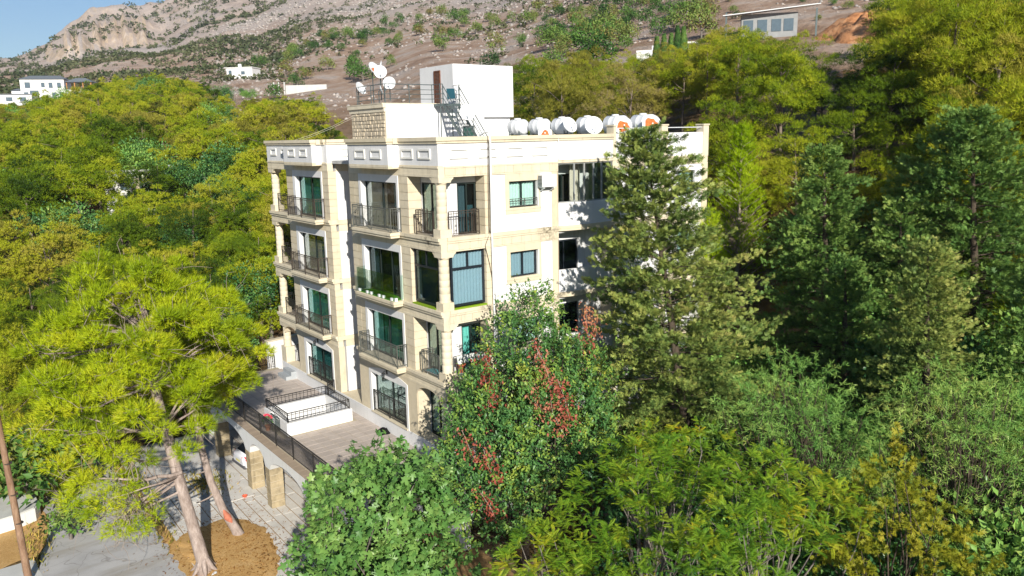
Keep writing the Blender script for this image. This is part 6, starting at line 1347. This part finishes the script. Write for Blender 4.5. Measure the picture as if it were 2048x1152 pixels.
t = thing('bowl', (-5.9,9.75,YZ), 'small orange red bowl on the ground at the foot of a stone pillar', 'bowl'); MB().lathe([(.09,.04),(.13,.12),(.14,.12),(.12,.11),(.08,.06),(.01,.05)],(-5.95,9.7,YZ),16).build('bowl_body', simple('orange_plastic',(.75,.14,.07),.5), t)
for i, (x, y, s, r_) in enumerate([(-9.2,6.1,.16,.3),(-9.35,3.2,.20,.9),(-9.15,2.3,.26,.1),(-7.9,4.9,.10,.5)]):
    t = thing('paper_scrap', (x,y,YZ+.1), ['white paper scrap at the edge of the concrete near the soil bed','white paper scrap on the orange soil by the asphalt','longest white paper scrap on the orange soil near the bottom edge','tiny white scrap on the soil between the two pine trunks'][i], 'litter'); mb = MB(); n = 4
    z0 = YZ+.13; mb.add([(x-s,y-.05,z0),(x,y-.09,z0+.05),(x+s,y-.02,z0+.02),(x+s*.8,y+.09,z0+.03),(x,y+.06,z0+.07),(x-s*.8,y+.08,z0)],[(0,1,4,5),(1,2,3,4)]); mb.build('sheet', M['white_plastic'], t)
def litter():
    rng = np.random.default_rng(15); f = Fol(); n = 2600; k = rng.uniform(0,1,n); x = np.where(k < .55, rng.normal(-8.2,1.5,n), rng.uniform(-10.6,-5.5,n)); y = np.where(k < .55, rng.normal(4.8,2.2,n), rng.uniform(-2,16,n)); ins = (np.hypot((x+8.1)/1.75,(y-4.3)/3.7) < 1)
    z = YZ+np.where(ins, .20, .045); f.put(np.stack([x,y,z+rng.uniform(0,.02,n)],1), np.stack([rng.normal(0,1,n),rng.normal(0,1,n),rng.normal(0,.08,n)],1), np.tile([0,0,1.],(n,1)), rng.uniform(.06,.18,n), T_leaf(.14,.02), rng.uniform(0,1,n))
    m_ = leafmat('fallen_needles', [(.05,'#5a3a1a'),(.4,'#8a5a26'),(.7,'#b08040'),(.97,'#cfae7a')], .05, 0, .1, .5); tag(link('needle_litter', f.mesh('needle_litter', m_)), 'fallen dry needles and leaves scattered over the yard and soil bed', 'litter', kind='stuff')
    f = Fol(); n = 900; x = rng.normal(-7.0,.5,n); y = rng.normal(12.6,.8,n); f.put(np.stack([x,y,np.full(n,YZ+.04)],1), np.stack([rng.normal(0,.5,n),rng.normal(0,.5,n),np.ones(n)],1), rng.normal(0,1,(n,3)), rng.uniform(.08,.26,n), T_leaf(.12,.02), rng.uniform(0,1,n)); q = rng.integers(0,6,700); cx = np.array([-10.1,-10.2,-9.9,-15.0,-14.6,-13.9])[q]; cy = np.array([8.5,12,15,10.5,11.5,17.0])[q]; n = 700
    f.put(np.stack([cx+rng.normal(0,.25,n),cy+rng.normal(0,1.2,n),np.full(n,YZ+.03)],1), np.stack([rng.normal(0,.5,n),rng.normal(0,.5,n),np.ones(n)],1), rng.normal(0,1,(n,3)), rng.uniform(.08,.3,n), T_leaf(.12,.02), rng.uniform(0,1,n))
    m_ = leafmat('dry_weeds', [(.05,'#5f6a2a'),(.4,'#8f8a3c'),(.7,'#b89a55'),(.97,'#d0b077')], .1, 0, .1, .5); tag(link('weeds', f.mesh('weeds', m_)), 'thin dry weeds growing in the joints and along the road edges', 'weeds', kind='stuff')
litter()
# ---- white car parked under the terrace, tail towards the yard
def car(cx, cy, rz):
    t = thing('parked_car', (cx,cy,YZ+.03), 'white car parked under the terrace arches, only its rear corner in the sun', 'car', None, rz)
    paint = simple('white_car_paint', (.76,.77,.80), .22, 0, .6, .02); blk = simple('black_rubber', (.015,.015,.016), .7); gl_ = M['glass_dark']
    def body(secs, name, mat, par, n=None, closed=True):   # stations along the length: (x, [(y,z)...])
        mb = MB(); k = len(secs[0][1]); vs = [(x,y,z) for x, pr in secs for y, z in pr]
        fs = [(i*k+j, i*k+(j+1)%k, (i+1)*k+(j+1)%k, (i+1)*k+j) for i in range(len(secs)-1) for j in range(k)]
        mb.add(vs, fs, 0, True); mb.add(vs[:k], [tuple(range(k-1,-1,-1))]); mb.add(vs[-k:], [tuple(range(k))]); o = link(name, mb.mesh(name, mat), par, False); return o
    def sec(w, z0, z1, r=.12): return [(-w+r*.4,z0),(-w,z0+r),(-w*1.01,(z0+z1)/2),(-w*.97,z1-r),(-w+r*1.3,z1),(w-r*1.3,z1),(w*.97,z1-r),(w*1.01,(z0+z1)/2),(w,z0+r),(w-r*.4,z0)]
    bd = body([(-2.12,sec(.62,.42,.72)),(-2.08,sec(.74,.30,.86)),(-1.9,sec(.83,.24,.95)),(-1.2,sec(.86,.22,.97)),(0,sec(.86,.22,.96)),(1.1,sec(.85,.22,.93)),(1.75,sec(.80,.24,.84)),(2.05,sec(.70,.30,.70)),(2.12,sec(.58,.40,.60))],'body',paint,t)
    body([(-1.95,[(-.66,.94),(-.66,.95),(.66,.95),(.66,.94)]),(-1.35,[(-.70,.94),(-.56,1.36),(.56,1.36),(.70,.94)]),(-.3,[(-.72,.94),(-.58,1.45),(.58,1.45),(.72,.94)]),(.45,[(-.72,.93),(-.58,1.40),(.58,1.40),(.72,.93)]),(1.15,[(-.68,.92),(-.66,.93),(.66,.93),(.68,.92)])],'roof',paint,t)
    gs = link('rear_window', MB().add([(-1.90,-.60,.985),(-1.40,-.50,1.345),(-1.40,.50,1.345),(-1.90,.60,.985)],[(0,1,2,3),(3,2,1,0)]).mesh('rear_window',M['alu_blue']), t, False)
    for s in (-1,1):
        mb = MB(); mb.add([(-2.10,s*.52,.66),(-2.09,s*.52,.84),(-1.93,s*.80,.88),(-1.98,s*.80,.70),(-1.70,s*.855,.84)],[(0,1,2,3),(3,2,1,0),(3,2,4),(4,2,3)]); vs = mb
        mb2 = MB(); mb2.add([(-2.125,s*.50,.64),(-2.10,s*.50,.86),(-1.92,s*.835,.90),(-1.99,s*.84,.68),(-1.68,s*.885,.83),(-2.02,s*.46,.75)],[(0,1,2,3),(3,2,1,0),(3,2,4),(4,2,3)]); link('tail_light', mb2.mesh('tail_light', simple_once('red_tail_light',(.70,.01,.03),.2)), t, False)
    for x in (-1.35,1.35):
        for s in (-1,1):
            mb = MB(); mb.lathe([(.20,-.10),(.31,-.09),(.325,0),(.31,.09),(.20,.10)],(x,s*.78,.325),24,0,R2(math.pi/2,'X')); w_ = link('wheel', mb.mesh('wheel', blk), t, False); mb = MB(); mb.lathe([(.02,-.105),(.19,-.10),(.19,.10),(.02,.105)],(x,s*.78,.325),18,0,R2(math.pi/2,'X')); link('rim', mb.mesh('rim', M['white_metal']), w_, False)
    mb = MB(); mb.box(-2.14,-2.05,-.78,.78,.26,.42); link('bumper', mb.mesh('bumper', simple('grey_bumper',(.10,.10,.11),.6)), t, False)
    mb = MB(); mb.box(-2.128,-2.118,-.26,.26,.50,.60); link('number_plate', mb.mesh('number_plate', simple('plate_yellow',(.7,.6,.15),.5)), t, False)
car(-2.95, 13.4, math.radians(4))
# ------------------------------------------------------------------ distant houses
M['far_white'] = plaster('far_white_render', (.78,.78,.76), .1); M['far_glass'] = simple('far_window', (.10,.14,.17), .2, 0, .6); M['slate'] = simple('slate_roof', (.16,.18,.20), .7, 0, .3, .2, 2)
def place(t, u, D, rz, dz=0): p_ = at(u, D); t.location = (p_.x,p_.y,p_.z+dz); t.rotation_euler = (0,0,rz)
FA = math.atan2(_f.y,_f.x)
def P_(t, name, mb, mat, par=None): return link(name, mb.mesh(name, mat if isinstance(mat, list) else M[mat]), par or t, False)
def hip(x0,x1,y0,y1,z,h,o=.4,ins=2.2):
    mb = MB(); x0-=o; x1+=o; y0-=o; y1+=o; c = (y0+y1)/2; mb.add([(x0,y0,z),(x1,y0,z),(x1,y1,z),(x0,y1,z),(x0+ins,c,z+h),(x1-ins,c,z+h)],[(0,1,5,4),(1,2,5),(2,3,4,5),(3,0,4),(3,2,1,0)]); return mb
t = thing('white_villa', (0,0,0), 'white two storey villa with grey hipped roof on the far left ridge', 'house')
P_(t,'wall',MB().box(-6,6,-4,4,-4,5.9),'far_white'); P_(t,'wing',MB().box(-9,-6.02,-2.5,3,-4,2.6),'far_white'); P_(t,'roof',hip(-6,6,-4,4,5.9,1.3),'slate'); P_(t,'wing_roof',hip(-9,-6.4,-2.5,3,2.6,.8,.3,1.2),'slate')
for x, z, w, h in ((-4,3.4,1.3,1.5),(0.2,3.6,.8,1.2),(2.3,3.4,.9,1.4),(4.6,3.4,.9,1.4),(-2.4,.2,2.2,2.3),(3.0,.4,.9,1.5),(5.0,.6,.8,1.4),(-4.6,.5,1.0,1.5)):
    fr = P_(t,'window',MB().box(x-w/2-.1,x+w/2+.1,-4.08,-4.0,z-.1,z+h+.1),'slate'); P_(t,'pane',MB().box(x-w/2,x+w/2,-4.13,-4.08,z,z+h),'far_glass',fr)
P_(t,'garden_wall',MB().box(-17,9,-6.5,-6.2,-4,.2),'far_white'); t.scale = (.85,)*3; place(t, 110, 245, FA-math.pi/2+.25, -.2)
t = thing('garden_pavilion', (0,0,0), 'open wooden pavilion with grey roof right of the far white villa', 'pavilion'); P_(t,'roof',hip(-4,4,-3,3,2.6,1.5,.5,3.0),'slate'); P_(t,'floor',MB().box(-4.3,4.3,-3.3,3.3,-2,.1),'far_white')
for x in (-3.8,-1.3,1.3,3.8):
    for y in (-2.8,2.8): P_(t,'post',MB().box(x-.16,x+.16,y-.16,y+.16,.1,2.6),[simple_once('orange_wood',(.42,.20,.08))])
t.scale = (.75,)*3; place(t, 180, 236, FA-math.pi/2+.2, 1.0)
t = thing('white_garage', (0,0,0), 'low white outbuilding left of the far villa', 'outbuilding'); P_(t,'wall',MB().box(-5,5,-3,3,-3,2.2),'far_white'); P_(t,'roof',MB().box(-5.2,5.2,-3.2,3.2,2.2,2.4),'slate')
for x in (-3,0,3): P_(t,'window',MB().box(x-.7,x+.7,-3.06,-3,.6,1.6),'far_glass')
place(t, 40, 240, FA-math.pi/2+.3, .3)
t = thing('white_shed', (0,0,0), 'low flat roofed white building with roof tank on the red slope', 'building'); P_(t,'wall',MB().box(-3.8,3.8,-2.5,2.5,-2,2.4),'far_white'); P_(t,'roof_slab',MB().box(-4,4,-2.7,2.7,2.4,2.6),'far_white'); P_(t,'door',MB().box(-3.2,-2.3,-2.56,-2.5,-.2,1.8),'far_glass'); P_(t,'roof_tank',MB().lathe([(.5,2.6),(.5,3.6),(.3,3.7)],(-1,0,0),12),'far_white'); P_(t,'window',MB().box(.5,1.6,-2.56,-2.5,.6,1.5),'far_glass'); place(t, 503, 243, FA-math.pi/2-.15, .2)
t = thing('stone_terrace_wall', (0,0,0), 'pale concrete wall with posts on the red slope behind the roof railing', 'wall'); P_(t,'wall',MB().box(-5,3.5,-.2,.2,-2,1.1),'slab2')
for x in (-7.5,-6.5,-5.3): P_(t,'post',MB().box(x-.12,x+.12,-.12,.12,-1,1.8),'slab2')
place(t, 632, 170, FA-math.pi/2-.1, .1)
t = thing('metal_shed', (0,0,0), 'grey metal shed with wide sloping roof high on the right slope', 'shed'); P_(t,'wall',MB().box(-3.2,3.2,-2,2,-1.5,2.3),[simple_once('shed_grey',(.30,.31,.31))]); mb = MB(); mb.add([(-5.4,-3.2,2.1),(5.6,-3.2,2.9),(5.6,2.6,3.5),(-5.4,2.6,2.7),(-5.4,-3.2,2.2),(5.6,-3.2,3.0),(5.6,2.6,3.6),(-5.4,2.6,2.8)],[(0,3,2,1),(4,5,6,7),(0,1,5,4),(1,2,6,5),(2,3,7,6),(3,0,4,7)]); P_(t,'roof',mb,'white_metal')
for x in (-2.4,-.8,.8,2.2): P_(t,'window',MB().box(x-.55,x+.55,-2.06,-2.0,.2,1.6),'far_glass')
for x in (-5,5.2): P_(t,'post',MB().box(x-.1,x+.1,-3.0,-2.8,-1.5,2.5),'steel')
place(t, 1535, 106, FA-math.pi/2-.25, .0)
t = thing('white_terrace_wall', (0,0,0), 'pale stepped wall above the pines behind the roof tanks', 'wall'); P_(t,'wall',MB().box(-3.6,3.8,-.3,.3,-2,1.0),'far_white'); P_(t,'slab',MB().box(.5,5.2,-1.4,1.0,1.0,1.3),'far_white'); P_(t,'lower_wall',MB().box(-6.6,-3.6,-.6,0,-2,.2),'far_white'); t.scale = (.62,)*3; place(t, 1345, 102, FA-math.pi/2-.3, .9)
for i, u in enumerate((1318,1332,1346,1358,1370)):
    rng = np.random.default_rng(200+i); p_ = at(u, 97); f = Fol(); n = 420; h = rng.uniform(0,1,n); a = rng.uniform(0,6.28,n); H = 3.4+rng.uniform(-.4,.4); r = .55*np.sin(np.clip(h,.02,1)**.5*math.pi)**.6*(1-h*.55); f.put(np.stack([r*np.cos(a),r*np.sin(a),h*H],1), np.stack([np.cos(a)*.35,np.sin(a)*.35,np.ones(n)],1), np.stack([np.cos(a),np.sin(a),0*a],1), rng.uniform(.35,.6,n), SPRB, rng.uniform(0,.5,n)); t = thing('column_cypress', p_, 'slim dark column cypress in the short row below the pale stepped wall', 'tree', 'slim cypresses in a row'); link('crown', f.mesh('crown', M['cypress_d']), t, False); link('trunk', MB().tube([(0,0,-.8),(0,0,2.5)],.1,6).mesh('trunk', M['bark_dark']), t, False)
t = thing('forest_house', (0,0,0), 'small white house half hidden among the left forest pines', 'house'); P_(t,'wall',MB().box(-2.2,2.2,-1.8,1.8,-2,2.2),'far_white'); P_(t,'roof',MB().box(-2.4,2.4,-2,2,2.2,2.38),'slab2'); P_(t,'window',MB().box(-.8,1.3,-1.86,-1.8,.5,1.6),'far_glass'); place(t, 262, 88, FA-math.pi/2+.2, 2.2)
t = thing('roof_water_tank', (0,0,0), 'white round water tank standing above the left forest canopy', 'water tank'); P_(t,'drum',MB().lathe([(.2,5.0),(.5,5.1),(.5,5.7),(.45,5.85),(.1,5.95)],(0,0,0),16),'white_metal'); mb = MB()
for x, y in ((-.3,-.3),(.3,-.3),(.3,.3),(-.3,.3)): mb.bar((x,y,0),(x,y,5.0),.07)
P_(t,'stand',mb,'white_metal'); P_(t,'panel',MB().cbox((-.1,-.45,4.6),.7,.06,.9,0,0,R2(.6,'X')),'white_metal'); place(t, 340, 88, FA-math.pi/2, -1.2)
t = thing('chimney_cowl', (0,0,0), 'small white chimney cowl poking out of the left forest', 'chimney'); P_(t,'stack',MB().box(-.2,.2,-.2,.2,0,5.2),'mortar'); P_(t,'cowl',MB().lathe([(.36,5.2),(.38,5.5),(.12,6.0)],(0,0,0),12),'far_white'); place(t, 268, 86, 0, -1.0)
# orange earth mound on the right slope
def mound(u, D, rx, ry, h, label):
    p_ = at(u, D); rng = np.random.default_rng(int(u)); n, k = 40, 10; mb = MB(); vs = []; ax = Vector((_f.x,_f.y)).normalized(); rt = Vector((_r.x,_r.y)).normalized()
    for i in range(k):
        s = 1-i/(k-1)*.97
        for j in range(n):
            a = 2*math.pi*j/n; q = s*(1+.12*math.sin(3*a+1)+.08*math.sin(7*a)); x = p_.x+rt.x*rx*q*math.cos(a)+ax.x*ry*q*math.sin(a); y = p_.y+rt.y*rx*q*math.cos(a)+ax.y*ry*q*math.sin(a); vs.append((x,y,hz(x,y)-.3+h*(1-s**2)*(1+.15*math.sin(5*a+i))+rng.normal(0,.10)))
    mb.add(vs,[(i*n+j,i*n+(j+1)%n,(i+1)*n+(j+1)%n,(i+1)*n+j) for i in range(k-1) for j in range(n)]+[tuple((k-1)*n+j for j in range(n))],0,True)
    return mb, p_
m_, nt, b = newmat('orange_earth'); pp = geo_pos(nt); c_ = ramp(nt, noise(nt,.9,7,.65,pp,.5), [(.3,(.30,.12,.045)),(.5,(.52,.24,.10)),(.75,(.66,.38,.20))]); nt.links.new(c_, b.inputs['Base Color']); b.inputs['Roughness'].default_value = .95; bump(nt,b,noise(nt,3,6,.7,pp),.8,.25)
mb, p_ = mound(1730, 101, 5.6, 6.0, 2.6, ''); tag(mb.build('earth_mound', m_), kind='structure')
mb, p_ = mound(1738, 74, 2.6, 5, .6, ''); tag(mb.build('earth_path', m_), kind='structure')
mb, p_ = mound(1410, 46.2, .8, 3, .8, ''); tag(mb.build('earth_bank', m_), kind='structure')
# ------------------------------------------------------------------ thin haze over the far slopes
zt = max(float(Zg.max()), CAM.z) + 6
hb = MB().box(-2760, 2760, -2760, 2760, float(Zg.min())-3, float(zt)).build('haze', None)
hb.data.materials.clear(); m_ = bpy.data.materials.new('haze_air'); m_.use_nodes = True; nt = m_.node_tree; nt.nodes.clear(); o_ = nt.nodes.new('ShaderNodeOutputMaterial'); pv = nt.nodes.new('ShaderNodeVolumePrincipled')
pv.inputs['Color'].default_value = (.80,.88,1.0,1); pv.inputs['Density'].default_value = .00013; pv.inputs['Anisotropy'].default_value = .1; nt.links.new(pv.outputs[0], o_.inputs['Volume']); hb.data.materials.append(m_)
tag(hb, 'thin bluish summer haze in the air over the far mountain', 'haze', kind='stuff')
